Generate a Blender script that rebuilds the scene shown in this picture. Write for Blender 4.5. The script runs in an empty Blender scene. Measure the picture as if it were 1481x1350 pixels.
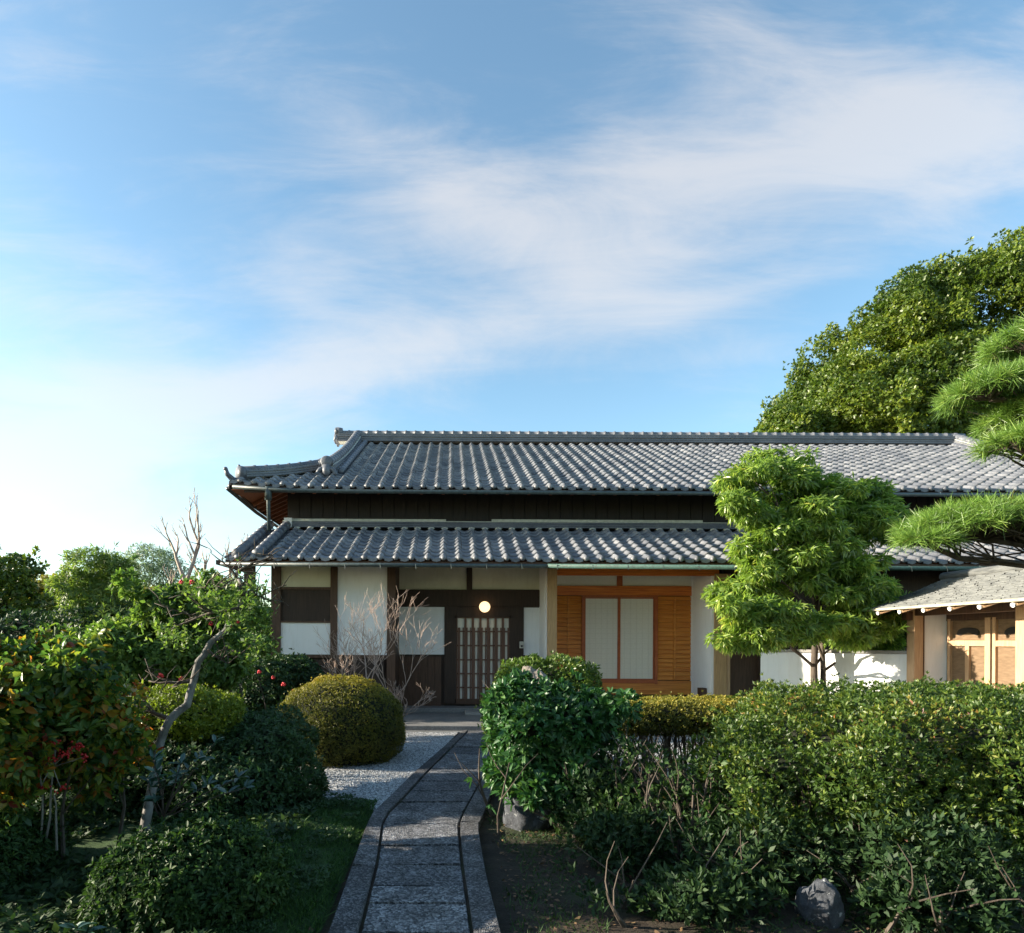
import bpy, math, random
import numpy as np
from mathutils import Vector, Matrix

S = bpy.context.scene
COL = S.collection
rng = np.random.default_rng(7)
random.seed(7)
PI = math.pi

# ------------------------------------------------------------------ camera
F, CX, CY, CAMZ, ROLL = 900.0, 650.0, 925.0, 1.6, math.radians(0.28)
cam_d = bpy.data.cameras.new('camera')
cam = bpy.data.objects.new('camera', cam_d); COL.objects.link(cam)
cam_d.sensor_fit = 'HORIZONTAL'; cam_d.sensor_width = 36
cam_d.lens = 36 * F / 1481
cam_d.shift_x = (740.5 - CX) / 1481
cam_d.shift_y = (CY - 675) / 1481
cam_d.clip_start = 0.05; cam_d.clip_end = 2000
cam.location = (0, 0, CAMZ)
cam.rotation_euler = (Matrix.Rotation(PI/2, 4, 'X') @ Matrix.Rotation(ROLL, 4, 'Z')).to_euler()
S.camera = cam

# ------------------------------------------------------------------ light
SUN_EL = math.radians(17.0)
SUN_AZ = math.radians(1.0)          # measured from -X towards +Y
to_sun = Vector((-math.cos(SUN_EL)*math.cos(SUN_AZ), math.cos(SUN_EL)*math.sin(SUN_AZ), math.sin(SUN_EL)))
sd = bpy.data.lights.new('sun', 'SUN'); sun = bpy.data.objects.new('sun', sd); COL.objects.link(sun)
sd.energy = 5.0; sd.angle = math.radians(0.5); sd.color = (1.0, 0.88, 0.70)
sun.rotation_euler = to_sun.to_track_quat('Z', 'Y').to_euler()
sun.location = (-30, 5, 20)
S.view_settings.view_transform = 'Standard'
S.view_settings.look = 'None'
S.view_settings.gamma = 1.0
S.view_settings.exposure = 1.5

W = bpy.data.worlds.new('World'); S.world = W; W.use_nodes = True
wt = W.node_tree; wn = wt.nodes; wl = wt.links
for n in list(wn): wn.remove(n)
sky = wn.new('ShaderNodeTexSky'); sky.sky_type = 'NISHITA'; sky.sun_disc = False
sky.sun_elevation = SUN_EL
sky.sun_rotation = math.atan2(to_sun.x, to_sun.y)
sky.air_density = 1.0; sky.dust_density = 0.6; sky.ozone_density = 1.6; sky.altitude = 100

def wm(op, a, b=None, c=None):
    n = wn.new('ShaderNodeMath'); n.operation = op
    for i, v in enumerate((a, b, c)):
        if v is None: continue
        if isinstance(v, (int, float)): n.inputs[i].default_value = v
        else: wl.new(v, n.inputs[i])
    return n.outputs[0]
tc = wn.new('ShaderNodeTexCoord'); sx = wn.new('ShaderNodeSeparateXYZ'); wl.new(tc.outputs['Generated'], sx.inputs[0])
yy = wm('MAXIMUM', wm('ABSOLUTE', sx.outputs[1]), 0.15)
U = wm('DIVIDE', sx.outputs[0], yy); V = wm('DIVIDE', sx.outputs[2], yy)
def blob(px, py, a, b, ang, amp):
    """soft elongated cloud field: centre, half length, half width, tilt, strength"""
    u0, v0 = (px-CX)/F, (CY-py)/F
    a, b = a/F, b/F; c, s = math.cos(math.radians(ang)), math.sin(math.radians(ang))
    du = wm('SUBTRACT', U, u0); dv = wm('SUBTRACT', V, v0)
    p = wm('ADD', wm('MULTIPLY', du, c/a), wm('MULTIPLY', dv, s/a))
    q = wm('ADD', wm('MULTIPLY', du, -s/b), wm('MULTIPLY', dv, c/b))
    r2 = wm('ADD', wm('MULTIPLY', p, p), wm('MULTIPLY', q, q))
    return wm('MULTIPLY', wm('POWER', 2.71828, wm('MULTIPLY', r2, -1.0)), amp)
fields = [(1120, 240, 540, 120, 9, 1.05), (700, 300, 330, 70, -26, 0.6), (900, 400, 300, 50, 8, 0.4),
          (560, 520, 330, 50, 14, 0.75), (180, 610, 330, 75, 14, 0.8), (440, 430, 60, 110, 20, 0.32), (1060, 425, 260, 24, 14, 0.45),
          (950, 520, 220, 26, 4, 0.25), (70, 110, 140, 40, -8, 0.35), (1000, 40, 260, 70, -25, 0.35),
          (1420, 160, 220, 90, 6, 0.6), (60, 380, 160, 80, -5, 0.35), (-60, 620, 330, 190, 0, 0.75), (300, 800, 700, 130, 0, 0.5), (180, 490, 100, 70, 30, 0.25)]
msum = None
for f_ in fields:
    b_ = blob(*f_); msum = b_ if msum is None else wm('ADD', msum, b_)
cu = wn.new('ShaderNodeCombineXYZ'); wl.new(U, cu.inputs[0]); wl.new(V, cu.inputs[1])
def cnoise(rot, sc, loc, detail, rough, dist, scale=1.0):
    mp = wn.new('ShaderNodeMapping'); mp.inputs['Rotation'].default_value = (0, 0, math.radians(rot))
    mp.inputs['Scale'].default_value = sc; mp.inputs['Location'].default_value = loc
    wl.new(cu.outputs[0], mp.inputs[0])
    nz = wn.new('ShaderNodeTexNoise'); nz.inputs['Scale'].default_value = scale; nz.inputs['Detail'].default_value = detail
    nz.inputs['Roughness'].default_value = rough; nz.inputs['Distortion'].default_value = dist
    wl.new(mp.outputs[0], nz.inputs[0]); return nz.outputs[0]
n1 = cnoise(-14, (2.2, 6.5, 1), (3, 1, 0), 9, 0.62, 0.9)
n2 = cnoise(-40, (3.0, 13, 1), (7, 4, 0), 8, 0.66, 0.7)
n3 = cnoise(20, (1.6, 2.2, 1), (1, 9, 0), 6, 0.55, 0.4)
nn = wm('ADD', wm('MULTIPLY', n1, 0.5), wm('ADD', wm('MULTIPLY', n2, 0.28), wm('MULTIPLY', n3, 0.35)))
dens = wm('ADD', wm('MULTIPLY', msum, 0.72), wm('MULTIPLY', wm('SUBTRACT', nn, 0.545), 2.5))
mr = wn.new('ShaderNodeMapRange'); mr.interpolation_type = 'SMOOTHSTEP'
mr.inputs['From Min'].default_value = 0.0; mr.inputs['From Max'].default_value = 1.05
mr.inputs['To Min'].default_value = 0.0; mr.inputs['To Max'].default_value = 0.86
wl.new(dens, mr.inputs[0])
up = wm('MULTIPLY', mr.outputs[0], wm('MINIMUM', wm('MAXIMUM', wm('MULTIPLY', sx.outputs[2], 12), 0), 1))
# pull the sky's tint towards a clean blue, then lay the cirrus in
tint = wn.new('ShaderNodeMixRGB'); tint.blend_type = 'MULTIPLY'; tint.inputs[0].default_value = 1
tint.inputs[2].default_value = (0.86, 0.965, 0.90, 1); wl.new(sky.outputs[0], tint.inputs[1])
cm = wn.new('ShaderNodeMixRGB'); wl.new(up, cm.inputs[0]); wl.new(tint.outputs[0], cm.inputs[1])
ca = wn.new('ShaderNodeMixRGB'); ca.blend_type = 'ADD'; ca.inputs[0].default_value = 0.40; ca.inputs[1].default_value = (1.85, 1.70, 1.58, 1)
wl.new(tint.outputs[0], ca.inputs[2]); wl.new(ca.outputs[0], cm.inputs[2])
bg = wn.new('ShaderNodeBackground'); bg.inputs['Strength'].default_value = 0.125
wl.new(cm.outputs[0], bg.inputs[0])
wo = wn.new('ShaderNodeOutputWorld'); wl.new(bg.outputs[0], wo.inputs[0])

# ------------------------------------------------------------------ picture measures -> places
_c, _s = math.cos(ROLL), math.sin(ROLL)
def unroll(px, py):
    dx, dy = px-CX, py-CY
    return (_c*dx + _s*dy, -_s*dx + _c*dy)
def at(px, py, Y):
    dx, dy = unroll(px, py)
    return Vector((dx*Y/F, Y, CAMZ - dy*Y/F))
def gnd(px, py, z=0.0):
    dx, dy = unroll(px, py); Y = (CAMZ-z)*F/dy
    return Vector((dx*Y/F, Y, z))

# ------------------------------------------------------------------ materials
MATS = {}
def nodes_of(name):
    m = bpy.data.materials.new(name); m.use_nodes = True
    nt = m.node_tree; b = nt.nodes['Principled BSDF']
    MATS[name] = m
    return m, nt, b
def texco(nt, scale=(1, 1, 1), kind='Object'):
    t = nt.nodes.new('ShaderNodeTexCoord'); mp = nt.nodes.new('ShaderNodeMapping')
    mp.inputs['Scale'].default_value = scale; nt.links.new(t.outputs[kind], mp.inputs[0]); return mp.outputs[0]
def noise(nt, vec, scale, detail=5, rough=0.6, dist=0):
    n = nt.nodes.new('ShaderNodeTexNoise'); n.inputs['Scale'].default_value = scale; n.inputs['Detail'].default_value = detail
    n.inputs['Roughness'].default_value = rough; n.inputs['Distortion'].default_value = dist
    nt.links.new(vec, n.inputs['Vector']); return n.outputs[0]
def ramp(nt, fac, stops):
    r = nt.nodes.new('ShaderNodeValToRGB'); nt.links.new(fac, r.inputs[0])
    e = r.color_ramp.elements
    while len(e) < len(stops): e.new(0.5)
    for el, (p, c) in zip(e, stops): el.position = p; el.color = (*c, 1)
    return r.outputs[0]
def bump(nt, b, h, strength=0.3, dist=0.01):
    n = nt.nodes.new('ShaderNodeBump'); n.inputs['Strength'].default_value = strength; n.inputs['Distance'].default_value = dist
    nt.links.new(h, n.inputs['Height']); nt.links.new(n.outputs[0], b.inputs['Normal'])
def mix(nt, fac, a, b, mode='MIX'):
    m = nt.nodes.new('ShaderNodeMixRGB'); m.blend_type = mode
    for i, v in enumerate((fac, a, b)):
        if isinstance(v, (int, float)): m.inputs[i].default_value = v
        elif isinstance(v, tuple): m.inputs[i].default_value = (*v, 1)
        else: nt.links.new(v, m.inputs[i])
    return m.outputs[0]

def plain(name, c1, c2, scale=6, rough=0.7, bs=0.2, stretch=(1, 1, 1), detail=6, bscale=None, metal=0):
    m, nt, b = nodes_of(name)
    v = texco(nt, stretch)
    n = noise(nt, v, scale, detail)
    col = ramp(nt, n, [(0.3, c1), (0.7, c2)])
    nt.links.new(col, b.inputs['Base Color'])
    b.inputs['Roughness'].default_value = rough; b.inputs['Metallic'].default_value = metal
    bump(nt, b, noise(nt, v, bscale or scale*4, 4), bs, 0.01)
    return m
def stained(name, c1, c2, dirt):
    m, nt, b = nodes_of(name); v = texco(nt)
    base = ramp(nt, noise(nt, v, 2.0, 6, .6), [(.3, c1), (.7, c2)])
    st = ramp(nt, noise(nt, texco(nt, (5, 5, .7)), 3.0, 8, .72), [(.50, (0, 0, 0)), (.82, (.38, .38, .38))])
    nt.links.new(mix(nt, st, base, dirt), b.inputs['Base Color']); b.inputs['Roughness'].default_value = .92
    bump(nt, b, noise(nt, v, 70, 4), .2, .006)
stained('plaster', (.82, .835, .86), (.88, .89, .90), (.54, .53, .49))
stained('cream_plaster', (.60, .59, .46), (.74, .73, .60), (.42, .38, .28))
plain('cream_plaster_b', (.64, .63, .50), (.72, .71, .58), 3.0, .9, .25, bscale=90)
plain('dark_wood', (.022, .012, .008), (.050, .028, .019), 5, .65, .3, (8, 8, .6))
plain('black_wood', (.008, .006, .004), (.020, .014, .010), 5, .75, .3, (8, 8, .6))
plain('brown_wood', (.055, .027, .016), (.105, .055, .033), 5, .6, .3, (8, 8, .6))
plain('lattice_wood', (.11, .052, .034), (.17, .085, .056), 5, .6, .2, (8, 8, .6))
plain('orange_wood', (.40, .075, .012), (.74, .23, .035), 3, .45, .25, (.6, 6, 14))
plain('honey_wood', (.42, .11, .016), (.80, .34, .065), 2.6, .45, .25, (.6, 6, 16))
plain('red_wood', (.32, .07, .022), (.42, .11, .03), 4, .45, .15, (3, 6, 3))
plain('tan_wood', (.34, .21, .10), (.52, .34, .17), 6, .6, .3, (10, 10, .7))
plain('gate_wood', (.40, .24, .13), (.58, .39, .23), 6, .65, .35, (14, 14, .8))
plain('gate_panel', (.13, .082, .045), (.22, .145, .085), 5, .6, .2, (9, 2, 9))
plain('soffit_wood', (.20, .070, .030), (.30, .11, .05), 6, .6, .2, (6, 2, 6))
plain('white_end', (.72, .70, .66), (.80, .78, .74), 9, .7, .1)
plain('paper', (.74, .72, .64), (.80, .78, .70), 30, .9, .1)
plain('paper_grid', (.67, .65, .57), (.73, .71, .63), 30, .9, .05)
plain('mortar', (.42, .42, .36), (.62, .62, .54), 14, .9, .2)
plain('gutter', (.03, .038, .04), (.07, .10, .10), 16, .45, .2)
plain('copper_gutter', (.03, .06, .05), (.06, .14, .12), 22, .6, .3)
plain('bark_dark', (.045, .034, .026), (.12, .095, .075), 14, .9, .8, (1, 1, .3))
plain('bark_pale', (.15, .13, .11), (.34, .31, .27), 16, .85, .7, (1, 1, .4))
plain('bark_twig', (.30, .24, .19), (.48, .40, .33), 12, .8, .3)
plain('bark_mottled', (.06, .056, .05), (.26, .25, .24), 13, .85, 1, (1, 1, .5), detail=9, bscale=40)
plain('bark_red', (.28, .19, .15), (.52, .40, .33), 12, .8, .3)
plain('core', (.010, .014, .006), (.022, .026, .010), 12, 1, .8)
plain('berry', (.36, .010, .012), (.5, .02, .02), 9, .35, .05)
plain('flower_red', (.50, .012, .02), (.62, .03, .04), 9, .5, .1)
plain('flower_pink', (.52, .16, .40), (.62, .26, .5), 9, .6, .1)
plain('box_grey', (.46, .46, .42), (.54, .54, .50), 9, .5, .05)
plain('black_plastic', (.015, .015, .017), (.02, .02, .022), 9, .4, .05)
plain('stone_pale', (.24, .235, .225), (.36, .35, .335), 3, .9, .4, bscale=70)

# smoked clay roof tile
m, nt, b = nodes_of('tile')
v = texco(nt)
n = noise(nt, v, 1.7, 6, .65); n_f = noise(nt, v, 28, 4, .6)
col = mix(nt, 0.35, ramp(nt, n, [(0.3, (.075, .088, .115)), (0.72, (.245, .25, .27))]), ramp(nt, n_f, [(.3, (.06, .065, .075)), (.75, (.36, .355, .355))]))
at_ = nt.nodes.new('ShaderNodeAttribute'); at_.attribute_name = 'tone'
col = mix(nt, 1.0, col, ramp(nt, at_.outputs['Fac'], [(0, (.72, .74, .78)), (.5, (1, 1, 1)), (1, (1.3, 1.28, 1.25))]), 'MULTIPLY')
nt.links.new(col, b.inputs['Base Color'])
nt.links.new(ramp(nt, n_f, [(.2, (.38,)*3), (.8, (.55,)*3)]), b.inputs['Roughness'])
b.inputs['Specular IOR Level'].default_value = 0.4
bump(nt, b, n_f, .25, .006)

plain('shingle', (.07, .075, .078), (.20, .208, .205), 5, .85, .9, (9, .8, 9), bscale=10)
plain('shingle_edge', (.30, .27, .20), (.48, .44, .33), 10, .8, .4)

for nm_, lo_, hi_, li_ in (('rock_grey', (.020, .023, .030), (.11, .12, .14), (.42, .44, .45)), ('rock_tan', (.10, .085, .07), (.36, .31, .27), (.5, .46, .42))):
    m, nt, b = nodes_of(nm_); v = texco(nt)
    c_ = ramp(nt, noise(nt, v, 11, 12, .75), [(.3, lo_), (.7, hi_)])
    nt.links.new(mix(nt, ramp(nt, noise(nt, v, 17, 6, .7, .6), [(.60, (0, 0, 0)), (.66, (1, 1, 1))]), c_, li_), b.inputs['Base Color']); b.inputs['Roughness'].default_value = .9
    bump(nt, b, noise(nt, v, 28, 9, .75), 1.0, .02)
# speckled stone of the path
def speckle(name, a, b_, c, sc, bs=.5):
    m, nt, b = nodes_of(name); v = texco(nt)
    vo = nt.nodes.new('ShaderNodeTexVoronoi'); vo.inputs['Scale'].default_value = sc; nt.links.new(v, vo.inputs['Vector'])
    sp = nt.nodes.new('ShaderNodeSeparateColor'); nt.links.new(vo.outputs['Color'], sp.inputs[0])
    base = ramp(nt, sp.outputs[0], [(0.1, a), (0.55, b_), (0.95, c)])
    big = ramp(nt, noise(nt, v, 2.2, 6, .65), [(.3, (.55, .55, .56)), (.7, (1.15, 1.15, 1.15))])
    nt.links.new(mix(nt, 1, base, big, 'MULTIPLY'), b.inputs['Base Color'])
    if name != 'gravel':
        ta = nt.nodes.new('ShaderNodeAttribute'); ta.attribute_name = 'tone'
        last = b.inputs['Base Color'].links[0].from_socket
        stain = ramp(nt, noise(nt, v, 5.5, 9, .75), [(.38, (.45, .44, .42)), (.6, (1, 1, 1))])
        x_ = mix(nt, 1, last, stain, 'MULTIPLY')
        nt.links.new(mix(nt, 1, x_, ramp(nt, ta.outputs['Fac'], [(0, (.62, .62, .64)), (1, (1.2, 1.2, 1.2))]), 'MULTIPLY'), b.inputs['Base Color'])
    b.inputs['Roughness'].default_value = .8
    bump(nt, b, vo.outputs['Distance'], bs, .012)
    return m
speckle('slab', (.07, .074, .085), (.20, .207, .225), (.44, .445, .46), 75, .9)
speckle('kerb', (.05, .052, .06), (.11, .112, .12), (.30, .30, .31), 95, .6)
speckle('gravel', (.13, .135, .14), (.36, .37, .375), (.66, .67, .68), 42, 1.0)
m, nt, b = nodes_of('pebble'); oi = nt.nodes.new('ShaderNodeAttribute'); oi.attribute_name = 'tone'
nt.links.new(ramp(nt, oi.outputs['Fac'], [(0, (.12, .125, .13)), (.5, (.40, .41, .42)), (1, (.72, .73, .73))]), b.inputs['Base Color'])
b.inputs['Roughness'].default_value = .75

m, nt, b = nodes_of('porch'); v = texco(nt)
c_ = mix(nt, .5, ramp(nt, noise(nt, v, 3, 8, .7), [(.25, (.07, .07, .075)), (.75, (.26, .26, .26))]), ramp(nt, noise(nt, v, 45, 3), [(.3, (.10, .10, .10)), (.7, (.30, .30, .30))]))
nt.links.new(c_, b.inputs['Base Color']); b.inputs['Roughness'].default_value = .8; bump(nt, b, noise(nt, v, 40, 3), .3, .01)

m, nt, b = nodes_of('soil'); v = texco(nt)
c_ = ramp(nt, noise(nt, v, 3.5, 9, .7), [(.25, (.016, .012, .008)), (.5, (.045, .033, .022)), (.75, (.085, .062, .042))])
g_ = ramp(nt, noise(nt, v, 11, 6, .7), [(.3, (.012, .022, .007)), (.75, (.045, .075, .02))])
nt.links.new(mix(nt, ramp(nt, noise(nt, v, 1.1, 6, .6), [(.5, (0, 0, 0)), (.66, (1, 1, 1))]), c_, g_), b.inputs['Base Color'])
b.inputs['Roughness'].default_value = 1; bump(nt, b, noise(nt, v, 30, 6, .7), .9, .04)
m, nt, b = nodes_of('moss'); v = texco(nt)
nt.links.new(ramp(nt, noise(nt, v, 9, 9, .75), [(.25, (.012, .028, .008)), (.55, (.04, .09, .02)), (.8, (.085, .15, .03))]), b.inputs['Base Color'])
b.inputs['Roughness'].default_value = 1; bump(nt, b, noise(nt, v, 60, 6, .8), 1.0, .03)

def leafmat(name, stops, trans=.3, rough=.45, spec=.5, tmul=1.6):
    m, nt, b = nodes_of(name)
    a = nt.nodes.new('ShaderNodeAttribute'); a.attribute_name = 'tone'
    col = ramp(nt, a.outputs['Fac'], stops)
    nt.links.new(col, b.inputs['Base Color']); b.inputs['Roughness'].default_value = rough
    b.inputs['Specular IOR Level'].default_value = spec
    tr = nt.nodes.new('ShaderNodeBsdfTranslucent')
    nt.links.new(mix(nt, 1, col, (tmul, tmul*1.05, tmul*.6), 'MULTIPLY'), tr.inputs[0])
    mx = nt.nodes.new('ShaderNodeMixShader'); mx.inputs[0].default_value = trans
    nt.links.new(b.outputs[0], mx.inputs[1]); nt.links.new(tr.outputs[0], mx.inputs[2])
    nt.links.new(mx.outputs[0], nt.nodes['Material Output'].inputs[0])
    return m
G = leafmat
G('leaf_hedge', [(0, (.022, .050, .010)), (.5, (.056, .108, .017)), (.82, (.15, .20, .028)), (.93, (.26, .24, .04)), (.97, (.36, .15, .05)), (1, (.14, .05, .04))], .28)
G('leaf_glossy', [(0, (.018, .062, .020)), (.6, (.036, .115, .030)), (1, (.085, .17, .04))], .2, .42, .5)
G('leaf_small', [(0, (.045, .085, .018)), (.6, (.10, .17, .03)), (1, (.20, .24, .05))], .3, .4)
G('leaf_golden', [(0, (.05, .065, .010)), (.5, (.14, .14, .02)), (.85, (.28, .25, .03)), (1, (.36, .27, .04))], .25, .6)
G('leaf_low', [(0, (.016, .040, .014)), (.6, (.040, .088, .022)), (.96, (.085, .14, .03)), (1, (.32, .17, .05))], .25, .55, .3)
G('leaf_oak', [(0, (.055, .11, .022)), (.4, (.14, .23, .04)), (.8, (.28, .37, .08)), (1, (.48, .46, .10))], .42, .33, .6, 1.8)
G('leaf_forest', [(0, (.025, .055, .008)), (.45, (.065, .115, .012)), (1, (.22, .26, .022))], .3, .45)
G('leaf_bamboo', [(0, (.06, .11, .02)), (.6, (.13, .20, .04)), (1, (.24, .28, .07))], .4, .5)
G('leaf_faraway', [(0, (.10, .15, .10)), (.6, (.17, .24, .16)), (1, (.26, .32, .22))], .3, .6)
G('leaf_yellow', [(0, (.10, .10, .012)), (.6, (.20, .18, .02)), (1, (.28, .24, .035))], .3, .6)
G('leaf_mid', [(0, (.040, .085, .020)), (.5, (.095, .17, .036)), (1, (.22, .29, .06))], .40, .5, .5)
G('leaf_lime', [(0, (.10, .15, .016)), (.6, (.18, .23, .022)), (1, (.28, .30, .035))], .35, .5)
G('leaf_autumn', [(0, (.02, .05, .016)), (.36, (.06, .13, .03)), (.60, (.20, .24, .03)), (.74, (.34, .15, .02)), (.86, (.26, .035, .02)), (.92, (.10, .03, .03)), (1, (.40, .34, .04))], .42, .42, .5)
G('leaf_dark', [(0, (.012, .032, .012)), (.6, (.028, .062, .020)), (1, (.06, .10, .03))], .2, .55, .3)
G('leaf_blue', [(0, (.020, .060, .045)), (.6, (.040, .10, .075)), (1, (.07, .15, .09))], .12, .28, .8)
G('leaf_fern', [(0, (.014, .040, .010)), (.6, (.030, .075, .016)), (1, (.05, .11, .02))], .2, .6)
G('needle', [(0, (.06, .13, .025)), (.6, (.15, .27, .045)), (.95, (.28, .38, .08)), (1, (.24, .13, .04))], .2, .4)
G('fallen', [(0, (.09, .05, .03)), (.5, (.16, .09, .05)), (1, (.26, .18, .07))], .1, .8)
G('grass_blade', [(0, (.018, .045, .010)), (.6, (.035, .08, .016)), (1, (.06, .11, .025))], .25, .7)
G('moss_blade', [(0, (.020, .060, .012)), (.6, (.045, .11, .022)), (1, (.08, .16, .03))], .25, .8)

m = bpy.data.materials.new('lamp_glass'); m.use_nodes = True; MATS['lamp_glass'] = m
b = m.node_tree.nodes['Principled BSDF']; b.inputs['Base Color'].default_value = (.9, .8, .6, 1)
b.inputs['Emission Color'].default_value = (1.0, .66, .34, 1); b.inputs['Emission Strength'].default_value = 0.75

# ------------------------------------------------------------------ builders
def root_loc(o):
    while o.parent: o = o.parent
    return o.location.copy()
def link(name, verts, faces, mat, parent=None, smooth=False, tone=None):
    me = bpy.data.meshes.new(name)
    off = root_loc(parent) if parent else Vector((0, 0, 0))
    me.from_pydata([tuple(Vector(v)-off) for v in verts], [], faces)
    return finish(name, me, mat, parent, smooth, tone)
def finish(name, me, mat, parent, smooth, tone=None):
    me.materials.append(MATS[mat])
    if tone is not None:
        a = me.attributes.new('tone', 'FLOAT', 'FACE'); a.data.foreach_set('value', np.asarray(tone, dtype=np.float32))
    if smooth: me.polygons.foreach_set('use_smooth', [True]*len(me.polygons))
    me.update()
    o = bpy.data.objects.new(name, me); COL.objects.link(o)
    if parent: o.parent = parent
    return o
def link_np(name, V_, F_, mat, parent=None, smooth=False, tone=None):
    """V_ (n,3) array, F_ (m,k) array"""
    me = bpy.data.meshes.new(name)
    off = np.array(root_loc(parent)) if parent else np.zeros(3)
    V_ = V_ - off; k = F_.shape[1]
    me.vertices.add(len(V_)); me.vertices.foreach_set('co', V_.astype(np.float32).ravel())
    me.loops.add(F_.size); me.loops.foreach_set('vertex_index', F_.astype(np.int32).ravel())
    me.polygons.add(len(F_)); me.polygons.foreach_set('loop_start', np.arange(0, F_.size, k, dtype=np.int32))
    me.polygons.foreach_set('loop_total', np.full(len(F_), k, dtype=np.int32))
    me.update(calc_edges=True); me.validate()
    return finish(name, me, mat, parent, smooth, tone)
def thing(name, label, cat, loc=(0, 0, 0), group=None):
    o = bpy.data.objects.new(name, None); COL.objects.link(o); o.location = loc
    o.empty_display_size = .2
    o['label'] = label; o['category'] = cat
    if group: o['group'] = group
    return o
def tag(o, label, cat, group=None):
    o['label'] = label; o['category'] = cat
    if group: o['group'] = group
    return o
def struct(o, kind='structure'): o['kind'] = kind; return o

class MB:
    def __init__(s): s.v = []; s.f = []
    def quad(s, a, b, c, d): n = len(s.v); s.v += [a, b, c, d]; s.f.append((n, n+1, n+2, n+3)); return s
    def box(s, x0, y0, z0, x1, y1, z1, bev=0.0):
        n = len(s.v); x0, x1 = sorted((x0, x1)); y0, y1 = sorted((y0, y1)); z0, z1 = sorted((z0, z1))
        s.v += [(x0, y0, z0), (x1, y0, z0), (x1, y1, z0), (x0, y1, z0), (x0, y0, z1), (x1, y0, z1), (x1, y1, z1), (x0, y1, z1)]
        s.f += [tuple(n+i for i in q) for q in ((0, 3, 2, 1), (4, 5, 6, 7), (0, 1, 5, 4), (1, 2, 6, 5), (2, 3, 7, 6), (3, 0, 4, 7))]
        return s
    def prism(s, a, b, w, h, up=(0, 0, 1)):
        """bar from a to b of width w, height h (hanging centred)"""
        a, b = Vector(a), Vector(b); d = (b-a).normalized(); side = d.cross(Vector(up)).normalized(); u = side.cross(d)
        n = len(s.v)
        for p in (a, b):
            for i, j in ((-1, -1), (1, -1), (1, 1), (-1, 1)): s.v.append(tuple(p + side*(i*w/2) + u*(j*h/2)))
        s.f += [tuple(n+i for i in q) for q in ((0, 3, 2, 1), (4, 5, 6, 7), (0, 1, 5, 4), (1, 2, 6, 5), (2, 3, 7, 6), (3, 0, 4, 7))]
        return s
    def tube(s, pts, rad, n=7, cap=True):
        pts = [Vector(p) for p in pts]; base = len(s.v); prev = None
        for i, p in enumerate(pts):
            d = (pts[min(i+1, len(pts)-1)] - pts[max(i-1, 0)]).normalized()
            if prev is None:
                a = Vector((1, 0, 0)) if abs(d.x) < .8 else Vector((0, 1, 0)); prev = d.cross(a).normalized()
            prev = (prev - d*prev.dot(d)).normalized(); q = d.cross(prev)
            r = rad[i] if hasattr(rad, '__len__') else rad
            for k in range(n):
                t = 2*PI*k/n; s.v.append(tuple(p + prev*(r*math.cos(t)) + q*(r*math.sin(t))))
        for i in range(len(pts)-1):
            for k in range(n):
                a = base+i*n+k; b_ = base+i*n+(k+1) % n; s.f.append((a, b_, b_+n, a+n))
        if cap:
            s.f.append(tuple(base+k for k in range(n))[::-1]); s.f.append(tuple(base+(len(pts)-1)*n+k for k in range(n)))
        return s
    def ball(s, c, r, nu=10, nv=7, sc=(1, 1, 1)):
        n = len(s.v); c = Vector(c)
        for j in range(nv+1):
            ph = PI*j/nv
            for i in range(nu):
                th = 2*PI*i/nu
                s.v.append((c.x+sc[0]*r*math.sin(ph)*math.cos(th), c.y+sc[1]*r*math.sin(ph)*math.sin(th), c.z+sc[2]*r*math.cos(ph)))
        for j in range(nv):
            for i in range(nu):
                a = n+j*nu+i; b_ = n+j*nu+(i+1) % nu; s.f.append((a, a+nu, b_+nu, b_))
        return s
    def build(s, name, mat, parent=None, smooth=False, bevel=0):
        o = link(name, s.v, s.f, mat, parent, smooth)
        if bevel:
            m_ = o.modifiers.new('bevel', 'BEVEL'); m_.width = bevel; m_.segments = 2; m_.limit_method = 'ANGLE'
        return o

# ---- noise + foliage
def vnoise(p, seed=0):
    i = np.floor(p).astype(np.int64); f = p - i; f = f*f*(3-2*f); out = 0
    for dx in (0, 1):
        for dy in (0, 1):
            for dz in (0, 1):
                h = (i[:, 0]+dx)*374761393 + (i[:, 1]+dy)*668265263 + (i[:, 2]+dz)*2147483647 + seed*1274126177
                h = (h ^ (h >> 13))*1274126177; h = (h ^ (h >> 16)) & 0xffff
                w = (f[:, 0] if dx else 1-f[:, 0])*(f[:, 1] if dy else 1-f[:, 1])*(f[:, 2] if dz else 1-f[:, 2])
                out = out + w*(h/65535.0)
    return out
def ell(c, r):
    c, r = np.array(c, float), np.array(r, float)
    fn = lambda p: (np.linalg.norm((p-c)/r, axis=1)-1)*r.min()
    fn.lo, fn.hi = c-r, c+r; return fn
def rbox(lo, hi, rad):
    lo, hi = np.array(lo, float), np.array(hi, float); c, h = (lo+hi)/2, (hi-lo)/2-rad
    def fn(p):
        q = np.abs(p-c)-h; return np.linalg.norm(np.maximum(q, 0), axis=1)+np.minimum(q.max(axis=1), 0)-rad
    fn.lo, fn.hi = lo, hi; return fn
def union(prims, lump=(0.1, .4), seed=0):
    amp, sc = lump
    def fn(p):
        d = prims[0](p)
        for q in prims[1:]: d = np.minimum(d, q(p))
        return d - amp*(1.4*vnoise(p/sc, seed)+.6*vnoise(p/(sc*.42), seed+5)-1.0)
    fn.lo = np.min([q.lo for q in prims], axis=0)-amp; fn.hi = np.max([q.hi for q in prims], axis=0)+amp
    return fn
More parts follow.
